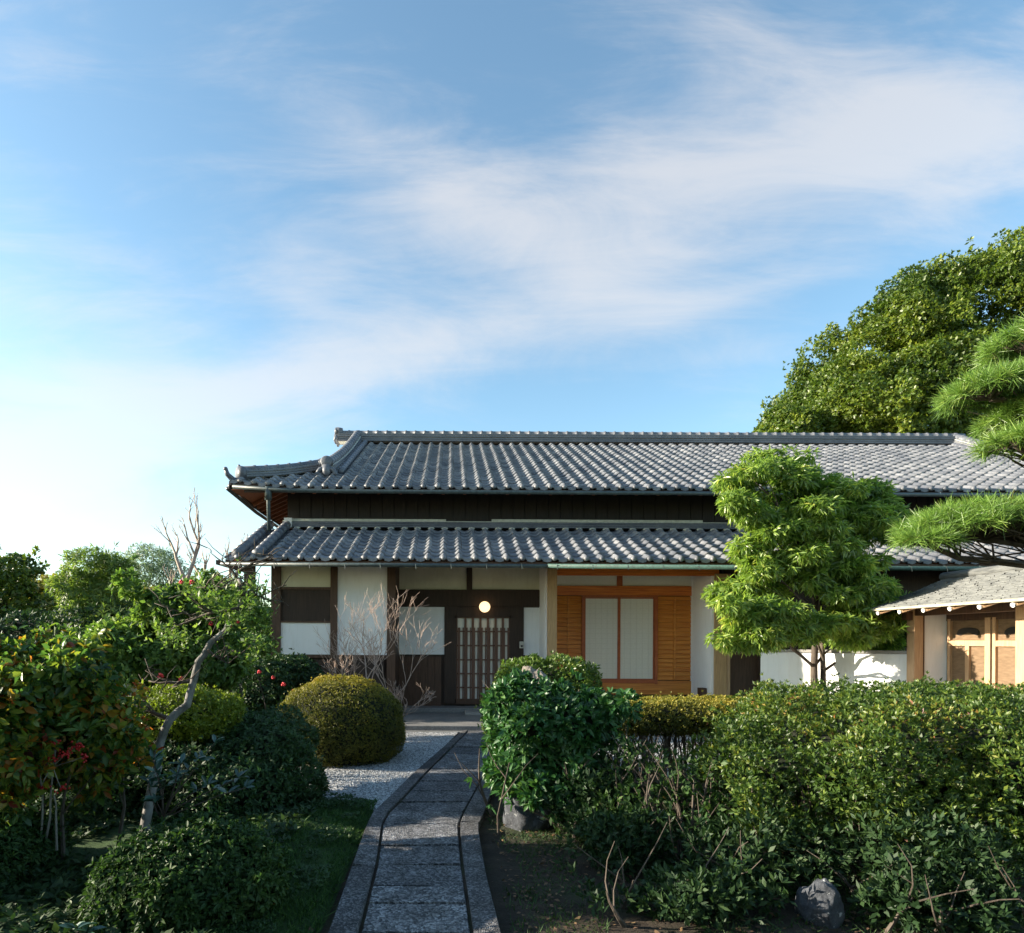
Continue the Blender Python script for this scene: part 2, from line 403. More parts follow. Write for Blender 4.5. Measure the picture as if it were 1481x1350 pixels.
def sample(fn, n, thick, keep=None, bias=1.0):
    out = []; got = 0; lo, hi = fn.lo, fn.hi
    for _ in range(400):
        p = lo + rng.random((60000, 3))*(hi-lo); d = fn(p)
        m_ = (d < 0) & (d > -thick)
        if bias != 1.0: m_ &= (rng.random(len(p)) < (1+d/thick)**bias)
        if keep is not None: m_ &= keep(p)
        out.append(p[m_]); got += m_.sum()
        if got >= n: break
    p = np.concatenate(out)[:n]; e = .02
    g = np.stack([fn(p+np.eye(3)[k]*e)-fn(p-np.eye(3)[k]*e) for k in range(3)], axis=1)
    return p, g/np.maximum(np.linalg.norm(g, axis=1, keepdims=True), 1e-6)
def unit(a): return a/np.maximum(np.linalg.norm(a, axis=1, keepdims=True), 1e-6)
def leaves(name, P, N, mat, parent=None, k=5, L=.04, Wd=.4, out=.5, spread=1.0, droop=0.0, up=0.0, six=False, tone_bias=None, fold=.25, patch=.6, psc=.35, seed=3):
    n = len(P)
    P = np.repeat(P, k, axis=0); N = np.repeat(N, k, axis=0); M = n*k
    R = unit(rng.normal(size=(M, 3)))
    D = N*out + (R - N*np.sum(R*N, axis=1, keepdims=True))*spread + R*.15
    D[:, 2] += up - droop
    D = unit(D)
    A = N + rng.normal(size=(M, 3))*.35; A[:, 2] += .25
    Wv = unit(np.cross(D, A)); Nn = np.cross(Wv, D)
    l = L*(.6+.7*rng.random((M, 1))); w = l*Wd*.5*(.8+.4*rng.random((M, 1)))
    B = P + D*l*.05
    dz = np.zeros((M, 3)); dz[:, 2] = -1
    if six:
        pts = [B, B+D*l*.33+Wv*w*.85+Nn*w*fold, B+D*l*.68+Wv*w*.72+Nn*w*fold+dz*l*.04, B+D*l+dz*l*.14,
               B+D*l*.68-Wv*w*.72+Nn*w*fold+dz*l*.04, B+D*l*.33-Wv*w*.85+Nn*w*fold]
        Vv = np.stack(pts, axis=1).reshape(-1, 3); b0 = (np.arange(M)*6)[:, None]
        Fc = np.concatenate([b0+np.array([0, 1, 2, 3]), b0+np.array([0, 3, 4, 5])], axis=1).reshape(-1, 4); reps = 2
    else:
        pts = [B, B+D*l*.48+Wv*w+Nn*w*fold, B+D*l, B+D*l*.48-Wv*w+Nn*w*fold]
        Vv = np.stack(pts, axis=1).reshape(-1, 3); b0 = (np.arange(M)*4)[:, None]
        Fc = b0+np.array([0, 1, 2, 3]); reps = 1
    t = .30*np.repeat(rng.random(n), k) + .38*rng.random(M) + patch*.5*vnoise(P/psc, seed)
    t = t/(.68+patch*.5)
    t = np.clip((t-.5)*1.25+.5, 0, 1)
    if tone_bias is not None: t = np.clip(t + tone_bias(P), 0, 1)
    return link_np(name, Vv, Fc, mat, parent, False, np.repeat(t, reps))

def core(fn, parent, shrink=.12, res=26, mat='core'):  # opaque dark filler added inside the foliage to block light
    """opaque inner core: marching outward along rays from the middle"""
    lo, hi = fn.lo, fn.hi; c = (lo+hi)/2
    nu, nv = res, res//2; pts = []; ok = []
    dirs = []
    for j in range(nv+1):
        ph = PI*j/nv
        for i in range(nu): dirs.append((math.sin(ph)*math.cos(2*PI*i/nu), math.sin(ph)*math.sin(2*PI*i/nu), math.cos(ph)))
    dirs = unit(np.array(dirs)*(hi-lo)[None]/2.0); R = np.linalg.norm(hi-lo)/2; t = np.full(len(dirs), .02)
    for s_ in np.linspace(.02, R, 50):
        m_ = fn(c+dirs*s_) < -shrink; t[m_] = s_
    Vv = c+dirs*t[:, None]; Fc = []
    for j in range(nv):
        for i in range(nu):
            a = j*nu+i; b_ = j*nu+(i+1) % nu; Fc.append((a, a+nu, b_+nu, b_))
    return link_np('dark_core', Vv, np.array(Fc), mat, parent, True)

def branch_path(a, b, bend=.15, n=5, sag=0):
    a, b = Vector(a), Vector(b); L = (b-a).length; pts = []
    o1 = Vector((random.uniform(-1, 1), random.uniform(-1, 1), random.uniform(-.5, 1)))*L*bend
    for i in range(n+1):
        t = i/n; pts.append(a.lerp(b, t) + o1*math.sin(PI*t) + Vector((0, 0, -sag*L*t*t)) + Vector((random.gauss(0, 1), random.gauss(0, 1), random.gauss(0, 1)))*L*.012*(0 < i < n))
    return pts
def taper(r0, r1, n): return [r0+(r1-r0)*i/(n-1) for i in range(n)]

exec_parts = []

# ================================================================== GROUND
def zground(x, y): return 0.0
g = MB(); 
g.quad((-400, -20, 0), (400, -20, 0), (400, 900, 0), (-400, 900, 0))
struct(g.build('ground', 'soil'))
def sheet(name, poly, z, mat):
    return struct(link(name, [(x, y, z) for x, y in poly], [tuple(range(len(poly)))], mat))
# pale gravel court between the clipped dome, the path and the porch, and along the right of the house
g_poly = [(-.66, 5.75), (-.46, 6.85), (.16, 10.62), (-3.4, 10.62), (-3.2, 9.3), (-1.9, 7.0), (-1.25, 6.1)]
sheet('gravel_court', g_poly, .012, 'gravel')
sheet('gravel_yard', [(1.35, 7.25), (9, 7.25), (9, 10.62), (1.2, 10.62)], .012, 'gravel')
# moss bank left of the path, a gently mounded sheet
Xm, Ym = np.meshgrid(np.linspace(-3.4, -.69, 30), np.linspace(1.8, 6.1, 60))
Zm = .004 + .10*np.clip((-.69-Xm)/.5, 0, 1)*np.clip((6.1-Ym)/1.0, 0, 1) + .03*vnoise(np.stack([Xm.ravel(), Ym.ravel(), Xm.ravel()*0], 1)/.18, 2).reshape(Xm.shape)*np.clip((-.69-Xm)/.2, 0, 1)
Vv = np.stack([Xm, Ym, Zm], -1).reshape(-1, 3); nx = 30
Fc = np.array([(j*nx+i, j*nx+i+1, (j+1)*nx+i+1, (j+1)*nx+i) for j in range(59) for i in range(29)])
struct(link_np('moss_bank', Vv, Fc, 'moss', None, True))

# path: kerb strips either side of speckled slabs
LO = [(-.60, 1.2), (-.62, 2.4), (-.64, 3.39), (-.683, 4.88), (-.69, 5.25), (-.678, 5.65), (-.62, 5.95), (-.406, 7.31), (.225, 10.64)]
LI = [(-.43, 1.2), (-.45, 2.4), (-.472, 3.39), (-.50, 4.4), (-.56, 5.25), (-.534, 5.65), (-.46, 6.0), (-.25, 7.33), (.335, 10.64)]
RI = [(.17, 1.2), (.15, 2.4), (.126, 3.39), (.098, 4.29), (.085, 5.18), (.137, 5.59), (.22, 6.05), (.44, 7.35), (1.0, 10.64)]
RO = [(.36, 1.2), (.32, 2.4), (.2825, 3.39), (.255, 4.1), (.251, 5.18), (.31, 5.475), (.38, 5.95), (.61, 7.37), (1.15, 10.64)]
def interp(poly, y):
    return float(np.interp(y, [p[1] for p in poly], [p[0] for p in poly]))
def strip(name, A, B, ys, z, mat, gap, bev=.006):
    mb = MB(); tn = []
    for y0, y1 in zip(ys[:-1], ys[1:]):
        ya, yb = y0+gap/2, y1-gap/2; k = max(1, int((yb-ya)/.25)); yy_ = [ya+(yb-ya)*i/k for i in range(k+1)]
        zz = z + random.uniform(-.005, .005); n = len(mb.v); tl = random.uniform(-.006, .006)
        for y in yy_:
            xa, xb = interp(A, y)+gap/2, interp(B, y)-gap/2
            mb.v += [(xa, y, 0), (xa, y, zz-bev), (xa+bev, y, zz+tl), (xb-bev, y, zz-tl), (xb, y, zz-bev), (xb, y, 0)]
        for i in range(k):
            for q in range(5):
                a = n+i*6+q; mb.f.append((a, a+1, a+7, a+6))
        mb.f.append(tuple(n+i for i in range(6))[::-1]); mb.f.append(tuple(n+k*6+i for i in range(6)))
        tn += [random.random()]*(len(mb.f)-len(tn))
    o = link(name, mb.v, mb.f, mat, None, False, tn); return struct(o)
joints = [1.3, 1.75, 2.15, 2.5, 2.9, 3.3, 3.67, 3.93, 4.31, 4.70, 5.23, 5.62, 5.96, 6.38, 6.82, 7.21, 7.48, 7.96, 8.47, 9.0, 9.56, 10.1, 10.62]
strip('path', LI, RI, joints, .045, 'slab', .024)
strip('path_kerb', LO, LI, [1.3, 2.6, 4.25, 5.6, 7.2, 8.9, 10.62], .056, 'kerb', .016)
strip('path_kerb', RI, RO, [1.3, 2.9, 5.25, 6.9, 8.6, 10.62], .060, 'kerb', .016)
jb = MB(); n_ = len(joints)
for y0, y1 in zip(joints[:-1], joints[1:]): jb.quad((interp(LO, y0)+.02, y0, .029), (interp(RO, y0)-.02, y0, .029), (interp(RO, y1)-.02, y1, .029), (interp(LO, y1)+.02, y1, .029))
struct(jb.build('path_bed', 'soil'))

def in_poly(P, poly):
    x, y = P[:, 0], P[:, 1]; c = np.zeros(len(P), bool); j = len(poly)-1
    for i in range(len(poly)):
        xi, yi = poly[i]; xj, yj = poly[j]
        c ^= ((yi > y) != (yj > y)) & (x < (xj-xi)*(y-yi)/(yj-yi+1e-12)+xi); j = i
    return c
def pebbles(name, poly, n, size):
    lo = np.min(poly, 0); hi = np.max(poly, 0); P = lo+rng.random((n*3, 2))*(hi-lo); P = P[in_poly(P, poly)][:n]; M = len(P)
    r = size*(.5+rng.random((M, 1)))
    C = np.concatenate([P, np.full((M, 1), .014)], 1); a = rng.random(M)*PI
    ca, sa = np.cos(a), np.sin(a); pts = []
    for (ux, uy, uz) in ((1, 0, .1), (.2, .8, .2), (-1, 0, .1), (-.1, -.8, .2), (0.1, 0, .75)):
        q = np.stack([ux*ca-uy*sa, ux*sa+uy*ca, np.full(M, uz)], 1)*r*(.8+.4*rng.random((M, 1))); pts.append(C+q)
    Vv = np.stack(pts, 1).reshape(-1, 3); b0 = (np.arange(M)*5)[:, None]
    Fc = np.concatenate([b0+np.array(t) for t in ((0, 1, 4), (1, 2, 4), (2, 3, 4), (3, 0, 4))], 1).reshape(-1, 3)
    struct(link_np(name, Vv, Fc, 'pebble', None, True, np.repeat(rng.random(M), 4)), 'stuff')
pebbles('gravel_pebbles', g_poly, 30000, .009)

def blades(name, P, h, mat, lean=.5):
    M = len(P); a = rng.random(M)*2*PI; hh = h*(.5+rng.random((M, 1)))
    W_ = np.stack([np.cos(a), np.sin(a), 0*a], 1)*hh*.13; Lr = rng.normal(size=(M, 3))*hh*lean; Lr[:, 2] = 0
    T = P+Lr; T[:, 2:] += hh
    Vv = np.stack([P-W_, P+W_, T], 1).reshape(-1, 3); Fc = np.arange(M*3).reshape(-1, 3)
    return struct(link_np(name, Vv, Fc, mat, None, False, rng.random(M)), 'stuff')
P = np.stack([rng.uniform(-1.6, -.70, 30000), rng.uniform(2.6, 6.1, 30000), np.zeros(30000)], 1)
P[:, 2] = .004 + .10*np.clip((-.69-P[:, 0])/.5, 0, 1)*np.clip((6.1-P[:, 1])/1.0, 0, 1)+.006
blades('moss_tufts', P, .030, 'moss_blade', .9)
P = np.stack([rng.uniform(.34, 3.5, 16000), rng.uniform(2.6, 6.0, 16000), np.zeros(16000)], 1)
P = P[vnoise(P/.35, 9) > .42]
blades('short_grass', P, .03, 'grass_blade', .9)
def litter(name, x0, x1, y0, y1, n, mat='fallen', L=.045):
    P = np.stack([rng.uniform(x0, x1, n), rng.uniform(y0, y1, n), np.full(n, .012)], 1)
    o = leaves(name, P, np.tile([0, 0, 1.], (n, 1)), mat, None, k=1, L=L, Wd=.5, out=.05, spread=1, fold=.4); struct(o, 'stuff'); return o
litter('fallen_leaves', .36, 4.2, 2.6, 6.0, 2600, L=.034); litter('fallen_leaves', -.6, .3, 2.6, 10, 26, L=.035)
litter('fallen_leaves', -3.5, -.72, 2.6, 5.0, 260)
litter('fallen_leaves', -2.2, .6, 6.5, 10.6, 90, L=.03)

P = np.stack([rng.uniform(-4.2, -1.15, 5200), rng.uniform(2.7, 6.2, 5200), np.full(5200, .10)], 1); P = P[vnoise(P/.4, 21) > .36]; P[:, 2] += rng.random(len(P))*.06
struct(leaves('ground_cover', P, np.tile([0, 0, 1.], (len(P), 1)), 'leaf_dark', None, k=5, L=.06, Wd=.4, out=.4), 'stuff')
P = np.stack([rng.uniform(-1.7, -.74, 7000), rng.uniform(2.8, 6.0, 7000), np.full(7000, .07)], 1); P = P[vnoise(P/.16, 33) > .5]; P[:, 2] += .05*vnoise(P/.16, 33)
struct(leaves('moss_sprigs', P, np.tile([0, 0, 1.], (len(P), 1)), 'leaf_fern', None, k=4, L=.026, Wd=.4, out=.6), 'stuff')
# ================================================================== HOUSE
house = thing('traditional_house', 'long traditional house with two tiers of grey tiled roof and white plaster panels', 'house', (0, 12, 0))
YF, YR, YU = 12.0, 12.95, 13.13          # front wall, entrance recess, upper wall
def R(name, px0, py0, px1, py1, Y, mat, t=.05, bevel=0, parent=house, front=0.0):
    a, b_ = at(px0, py0, Y), at(px1, py1, Y)
    return MB().box(a.x, Y-front, b_.z, b_.x, Y+t, a.z).build(name, mat, parent, bevel=bevel)

# tiled roof patch -----------------------------------------------------------
TP, TL = .28, .25        # column pitch, row exposure (along slope)
prof = []                # wave of one tile: broad trough, round roll on the right
for i in range(13):
    u = i/12
    z = -.026*math.sin(PI*u/.62) if u < .62 else .050*math.sin(PI*(u-.62)/.38)**.9
    prof.append((u, z))
def tile_patch(name, O, U_, V_, N_, ncol, nrow, xlim, parent, lift=None, pitch=TP, start=0, disks=True):
    """O eave origin, U_ along the eave, V_ up the slope, N_ slope normal; xlim(v)->(umin,umax)"""
    O, U_, V_, N_ = (np.array(a, float) for a in (O, U_, V_, N_))
    V_list, F_list, T = [], [], []; n = 0; rowtone = rng.random((nrow+1, ncol+2))
    pu = np.array([p[0] for p in prof]); pz = np.array([p[1] for p in prof]); K = len(pu)
    for r in range(nrow):
        v0, v1 = r*TL, (r+1)*TL; lo, hi = xlim((v0+v1)/2)
        for c in range(ncol):
            u0 = start + c*pitch
            if u0+pitch*.5 < lo or u0+pitch*.5 > hi: continue
            u = u0+pu*pitch; jit = rng.normal()*.0022; ju = rng.normal()*.003
            front = .042+jit; back = .004+jit
            def P_(vv, hh):
                q = O + u[:, None]*U_ + vv*V_ + (pz[:, None]+hh)*N_ + ju*U_
                if lift is not None: q[:, 2] += lift(u, vv)
                return q
            a = P_(v0, front-.034); b_ = P_(v0, front); c_ = P_(v1+.02, back)
            V_list.append(np.concatenate([a, b_, c_]))
            idx = np.arange(K-1)
            F_list.append(np.stack([n+idx, n+idx+1, n+K+idx+1, n+K+idx], 1)); F_list.append(np.stack([n+K+idx, n+K+idx+1, n+2*K+idx+1, n+2*K+idx], 1))
            T.append(np.full(2*(K-1), rowtone[r, c])); n += 3*K
            if r == 0 and disks:      # eave roundel and hanging lip
                cu_ = u0+.81*pitch; ring = []
                base = O + cu_*U_ + v0*V_
                if lift is not None: base = base + np.array([0, 0, lift(np.array([cu_]), 0)[0]])
                upv = np.array([0, 0, 1.0]); fr = -np.array([V_[0], V_[1], 0]); fr /= np.linalg.norm(fr)
                for dd in (0, .035):
                    for k_ in range(10):
                        th = 2*PI*k_/10; ring.append(base + U_*(.046*math.cos(th)) + upv*(.046*math.sin(th)+.028) + fr*dd)
                V_list.append(np.array(ring)); i0 = np.arange(10)
                F_list.append(np.stack([n+i0, n+(i0+1) % 10, n+10+(i0+1) % 10, n+10+i0], 1))
                F_list.append(np.array([[n+10, n+11, n+12, n+13], [n+10, n+13, n+14, n+19], [n+14, n+15, n+18, n+19], [n+15, n+16, n+17, n+18]]))
                T.append(np.full(14, rowtone[r, c])); n += 20
                lip = [base - U_*(.19) + upv*.012 + fr*.008, base - U_*.05 + upv*.02+fr*.008, base-U_*.05-upv*.022+fr*.008, base-U_*.12-upv*.042+fr*.008, base-U_*.19-upv*.026+fr*.008]
                V_list.append(np.array([lip[0], lip[1], lip[2], lip[3], lip[3], lip[4], lip[0], lip[0]])[[0, 1, 2, 3]]); F_list.append(np.array([[n, n+1, n+2, n+3]])); n += 4
                V_list.append(np.array([lip[0], lip[3], lip[4]+U_*.0, lip[4]-U_*.015])); F_list.append(np.array([[n, n+1, n+2, n+3]])); n += 4
                T.append(np.full(2, rowtone[r, c]))
    return link_np(name, np.concatenate(V_list), np.concatenate(F_list), 'tile', parent, False, np.concatenate(T))

def round_ridge(mb, pts, r=.075, pitch=.27, bulge=1.16, n=10, flat=1.0):
    """row of overlapping round cover tiles along pts"""
    pts = [Vector(p) for p in pts]; L = sum((b_-a).length for a, b_ in zip(pts[:-1], pts[1:])); k = max(1, round(L/pitch))
    def pt(t):
        s_ = t*L
        for a, b_ in zip(pts[:-1], pts[1:]):
            l = (b_-a).length
            if s_ <= l+1e-9: return a.lerp(b_, s_/l)
            s_ -= l
        return pts[-1].copy()
    path, rad = [], []
    for i in range(k):
        for q, rr in ((0, bulge), (.16, bulge), (.2, 1.0), (.985, .97)): path.append(pt((i+q)/k)); rad.append(r*rr)
    mb.tube(path, rad, n); return mb
def stacked_ridge(parent, a, b_, h, w, layers=4, capr=.085, name='ridge', steps=1, curve=0.0):
    """noshi courses, pale mortar line, round caps"""
    a, b_ = Vector(a), Vector(b_); d = b_-a
    def pts(off):
        out = []
        for i in range(steps+1):
            t = i/steps; p = a+d*t; p.z += off - curve*math.sin(PI*t); out.append(p)
        return out
    o = None; mb = MB(); hh = h/layers
    for l in range(layers):
        ww = w*(1-.12*l/max(1, layers-1)) + (.03 if l % 2 == 0 else 0)
        q = pts(hh*(l+.5))
        for p0, p1 in zip(q[:-1], q[1:]): mb.prism(p0, p1+(p1-p0).normalized()*.004, ww, hh*.8)
    o = mb.build(name, 'tile', parent, bevel=.006)
    mm = MB(); q = pts(h/2)
    for p0, p1 in zip(q[:-1], q[1:]): mm.prism(p0, p1, w*.82, h*.97)
    mm.build('mortar', 'mortar', o)
    cp = MB(); round_ridge(cp, pts(h+capr*.35), capr); cp.build('cap_tiles', 'tile', o, True)
    return o

# --- upper roof
UE_Y, UE_Z, UR_Y, UR_Z = 12.36, 4.63, 17.7, 7.19
sl = (UR_Z-UE_Z)/(UR_Y-UE_Y); L_ = math.hypot(1, sl); Vs = (0, 1/L_, sl/L_); Ns = (0, -sl/L_, 1/L_)
XL, XR = -4.40, 16.1                     # eave corners
GL, GR = -2.72, 14.4                     # verge of the gabled upper part
def ulift(u, v):
    x = XL+u; t = np.clip((-2.4-x)/2.0, 0, 1); t2 = np.clip((x-14.0)/2.0, 0, 1)
    return .13*np.maximum(t, t2)**2*max(0, 1-v/2.2)
def ulim(v):
    y = v/L_
    if y < 1.65: return (y, XR-XL-y)
    return (GL-XL, GR-XL)
ncol = int((XR-XL)/TP)+1; nrow = int(math.hypot(UR_Y-UE_Y, UR_Z-UE_Z)/TL)
tile_patch('roof', (XL, UE_Y, UE_Z-.02), (1, 0, 0), Vs, Ns, ncol, nrow, ulim, house, ulift)
# left and right hips, back slope (plain boarded with tiles too)
hipdeep = 2*(UR_Y-UE_Y); nback = int(hipdeep/TP)+1
for sgn, x0 in ((-1, XL), (1, XR)):
    tile_patch('hip_roof', (x0, (UE_Y if sgn > 0 else 2*UR_Y-UE_Y), UE_Z-.02), (0, sgn, 0), (-sgn/L_, 0, sl/L_), (sgn*sl/L_, 0, 1/L_), nback, int(1.7*L_/TL),
               lambda v: (v/L_, hipdeep-v/L_), house, None)
bk = MB(); bk.quad((XL, 2*UR_Y-UE_Y, UE_Z), (XR, 2*UR_Y-UE_Y, UE_Z), (GR, UR_Y, UR_Z), (GL, UR_Y, UR_Z)); bk.build('back_roof', 'tile', house)
ud = MB()   # roof boarding under the tiles
ud.quad((XL+.03, UE_Y+.03, UE_Z-.07), (XR-.03, UE_Y+.03, UE_Z-.07), (XR-1.75, UE_Y+1.7, UE_Z-.07+1.7*sl), (XL+1.75, UE_Y+1.7, UE_Z-.07+1.7*sl))
ud.quad((GL+.05, UE_Y+1.6, UE_Z-.07+1.6*sl), (GR-.07, UE_Y+1.6, UE_Z-.07+1.6*sl), (GR-.07, UR_Y, UR_Z-.07), (GL+.05, UR_Y, UR_Z-.07))
yb = 2*UR_Y-UE_Y
ud.quad((XL+.03, UE_Y+.05, UE_Z-.07), (XL+1.75, UE_Y+1.85, UE_Z-.07+1.7*sl), (XL+1.75, yb-1.7, UE_Z-.07+1.7*sl), (XL+.03, yb, UE_Z-.07))
ud.quad((XR-.03, UE_Y+.05, UE_Z-.07), (XR-1.75, UE_Y+1.85, UE_Z-.07+1.7*sl), (XR-1.75, yb-1.7, UE_Z-.07+1.7*sl), (XR-.03, yb, UE_Z-.07))
ud.build('roof_boards', 'soffit_wood', house)
for gx in (GL+.25, GR-.25):
    gt = MB(); n0 = len(gt.v); gt.v += [(gx, UE_Y+1.5, UE_Z+1.5*sl-.05), (gx, yb-1.5, UE_Z+1.5*sl-.05), (gx, UR_Y, UR_Z-.06)]; gt.f.append((0, 1, 2)); gt.build('gable_wall', 'plaster', house)
# eave fascia and gutter
fb = MB(); fb.prism((XL+.3, UE_Y+.04, UE_Z-.085), (XR-.3, UE_Y+.04, UE_Z-.085), .05, .07)
fb.build('fascia', 'dark_wood', house)
xs = np.linspace(XL+.05, -2.4, 7)
fb = MB(); q = [(x, UE_Y+.04, UE_Z-.075+.13*min(1, max(0, (-2.4-x)/2.0))**2) for x in xs]
for a_, b_ in zip(q[:-1], q[1:]): fb.prism(a_, b_, .05, .09)
q = [(XL+.03, UE_Y+d, UE_Z-.075+.13*max(0, 1-d/2.0)**2) for d in (0, .35, .7, 1.2, 2, 4, 8, 10.6)]
for a_, b_ in zip(q[:-1], q[1:]): fb.prism(a_, b_, .05, .09)
fb.build('fascia', 'dark_wood', house)
gu = MB(); gu.tube([(XL+.1, UE_Y-.05, UE_Z-.03), (-3.2, UE_Y-.06, UE_Z-.10), (-2, UE_Y-.06, UE_Z-.115), (XR, UE_Y-.06, UE_Z-.13)], .04, 8); gu.build('gutter', 'gutter', house, True)
gu = MB(); gu.tube([(XL-.06, UE_Y+.1, UE_Z-.03), (XL-.06, UE_Y+2, UE_Z-.13), (XL-.06, UE_Y+9.5, UE_Z-.16)], .04, 8); gu.build('gutter', 'gutter', house, True)
# downpipe from upper gutter to the lower roof
dp = at(388, 716, 12.33); dq = at(388, 768, 12.33)
ds = MB(); ds.tube([(dp.x, 12.33, dp.z+.12), (dp.x, 12.33, dp.z), (dp.x, 12.4, dq.z)], .038, 8)
ds.tube([(dp.x, 12.33, dp.z+.16), (dp.x, 12.33, dp.z-.10)], .07, 8); ds.build('downpipe', 'gutter', house, True)
# upper eave rafters
rp = None
def rafter(a, b_, w=.06, h=.075, mat='soffit_wood', name='rafter', parent=house):
    return MB().prism(a, b_, w, h).build(name, mat, parent)
r0 = rafter((0, UE_Y+.08, UE_Z-.10), (0, YU+.3, UE_Z-.10+(YU+.22-UE_Y)*sl))
for i in range(43):
    x = XL+1.25+i*.43
    o = r0 if i == 0 else r0.copy()
    if i: COL.objects.link(o)
    o.location.x = x
r1 = rafter((XL+.08, 0, UE_Z-.10), (-3.2, 0, UE_Z-.10+(1.12)*sl))
for i in range(16):
    o = r1 if i == 0 else r1.copy()
    if i: COL.objects.link(o)
    o.location.y = UE_Y+1.3+i*.28
# main ridge
stacked_ridge(house, (GL-.45, UR_Y, UR_Z-.02), (GR+.2, UR_Y, UR_Z-.02), .24, .36, 4, .085, 'ridge')
# sloping ridges down both verges
def z_on(y): return UE_Z+(y-UE_Y)*sl
for gx in (GL+.08, GR-.08):
    stacked_ridge(house, (gx, UR_Y-.05, z_on(UR_Y-.05)), (gx, 13.35, z_on(13.35)+.02), .20, .30, 4, .10, 'sloping_ridge', 8, .10)
    # secondary verge row beside it
    cp = MB(); sx_ = 1 if gx < 0 else -1
    round_ridge(cp, [(gx+sx_*.26, UR_Y-.3, z_on(UR_Y-.3)+.05), (gx+sx_*.26, 13.5, z_on(13.5)+.04)], .06, .27); cp.build('verge_tiles', 'tile', house, True)
def ogre(parent, x, y, z, s, yaw=0, name='ridge_end_tile'):
    """end ornament: round boss with scrolls and a foot either side"""
    c, s_ = math.cos(yaw), math.sin(yaw); T = lambda a, b_, h: (x+c*a*s-s_*b_*s, y+s_*a*s+c*b_*s, z+h*s)
    mb = MB()
    mb.tube([T(0, -.05, .62), T(0, -.16, .62), T(0, -.20, .62)], [.30*s, .30*s, .24*s], 16)
    mb.tube([T(0, .28, .62), T(0, -.06, .62)], [.27*s, .33*s], 16)
    for sg in (-1, 1):
        mb.tube([T(sg*.12, -.06, .30), T(sg*.34, -.08, .22), T(sg*.46, -.08, .05), T(sg*.36, -.08, -.10), T(sg*.25, -.08, .0)], [.13*s, .13*s, .12*s, .09*s, .05*s], 8)
        mb.ball(T(sg*.45, -.1, .02), .12*s)
        mb.tube([T(sg*.2, -.05, .80), T(sg*.34, -.08, .62), T(sg*.30, -.1, .45)], [.07*s, .07*s, .04*s], 7)
    mb.tube([T(0, -.02, .42), T(0, -.08, .05), T(0, -.08, -.1)], [.26*s, .22*s, .12*s], 10)
    return mb.build(name, 'tile', parent, True)
ogre(house, GL+.08, 13.30, z_on(13.30)+.03, .42)
ogre(house, GR-.08, 13.30, z_on(13.30)+.03, .42)
ogre(house, GL-.47, UR_Y, UR_Z+.0, .45, -PI/2)
# corner hip ridges
for sg, xc in ((1, XL), (-1, XR)):
    a_ = Vector((xc+sg*1.72, UE_Y+1.65, z_on(UE_Y+1.65)+.02)); b_ = Vector((xc+sg*.22, UE_Y+.22, UE_Z+.20))
    stacked_ridge(house, a_, b_, .15, .32, 3, .075, 'corner_ridge', 5, .05)
    mb = MB(); e = b_ + Vector((0, 0, .10)); d_ = Vector((-sg*.7, -.7, 0))
    mb.tube([e-d_*.15, e+d_*.05, e+d_*.12], [.13, .15, .13], 10)
    mb.tube([e+d_*.02+Vector((0, 0, .05)), e+d_*.08+Vector((0, 0, .11)), e+d_*.11+Vector((0, 0, .16))], [.045, .035, .02], 7)
    mb.tube([b_+d_*.0-Vector((0, 0, .08)), b_+d_*.22-Vector((0, 0, .07)), b_+d_*.34+Vector((0, 0, .02)), b_+d_*.38+Vector((0, 0, .12))], [.07, .065, .05, .04], 8)
    mb.ball(b_+d_*.38+Vector((0, 0, .12)), .045); mb.tube([b_+d_*.05-Vector((0, 0, .1)), b_+d_*.24-Vector((0, 0, .12))], .08, 10)
    mb.build('ridge_end_tile', 'tile', house, True)

# --- upper wall (dark boards) and its pale strips
zt = z_on(YU)-.02
bw = MB(); bw.box(-3.43, YU, 3.0, 15.2, 22.2, UE_Z+.15); bw.build('upper_wall', 'black_wood', house)
bd = MB()
for i in range(75): bd.box(-3.42+i*.25, YU-.012, 3.9, -3.42+i*.25+.235, YU-.001, UE_Z+.1)
bd.build('wall_boards', 'black_wood', house)
R('pale_strip', 424, 751, 645, 757, YU, 'mortar', .03, front=.05)
R('pale_strip', 711, 752, 1015, 758, YU, 'mortar', .03, front=.05)
R('pale_strip', 1090, 753, 1330, 759, YU, 'mortar', .03, front=.05)
MB().box(-3.46, YU-.16, 3.92, -3.30, YU+.1, 4.12).build('corner_block', 'white_end', house)

# --- lower roof
LE_Y, LE_Z, LT_Y, LT_Z = 11.0, 3.03, 13.10, 3.93
s2 = (LT_Z-LE_Z)/(LT_Y-LE_Y); M_ = math.hypot(1, s2)
LX = -3.98
tile_patch('lower_roof', (LX, LE_Y, LE_Z-.02), (1, 0, 0), (0, 1/M_, s2/M_), (0, -s2/M_, 1/M_), 71, 9, lambda v: (-1, 99), house, None)
def z2(y): return LE_Z+(y-LE_Y)*s2
MB().quad((LX+.03, LE_Y+.03, LE_Z-.05), (15.8, LE_Y+.03, LE_Z-.05), (15.8, LT_Y, LT_Z-.05), (LX+.03, LT_Y, LT_Z-.05)).build('lower_roof_boards', 'soffit_wood', house)
for xv in (-3.76, -3.40):
    cp = MB(); round_ridge(cp, [(xv, LE_Y-.03, LE_Z+.06), (xv, LT_Y-.05, z2(LT_Y)+.07)], .085, .26, 1.12, 12); cp.build('verge_tiles', 'tile', house, True)
MB().prism((LX+.02, LE_Y+.05, LE_Z-.09), (LX+.02, LT_Y, LT_Z-.09), .04, .12).build('verge_board', 'dark_wood', house)
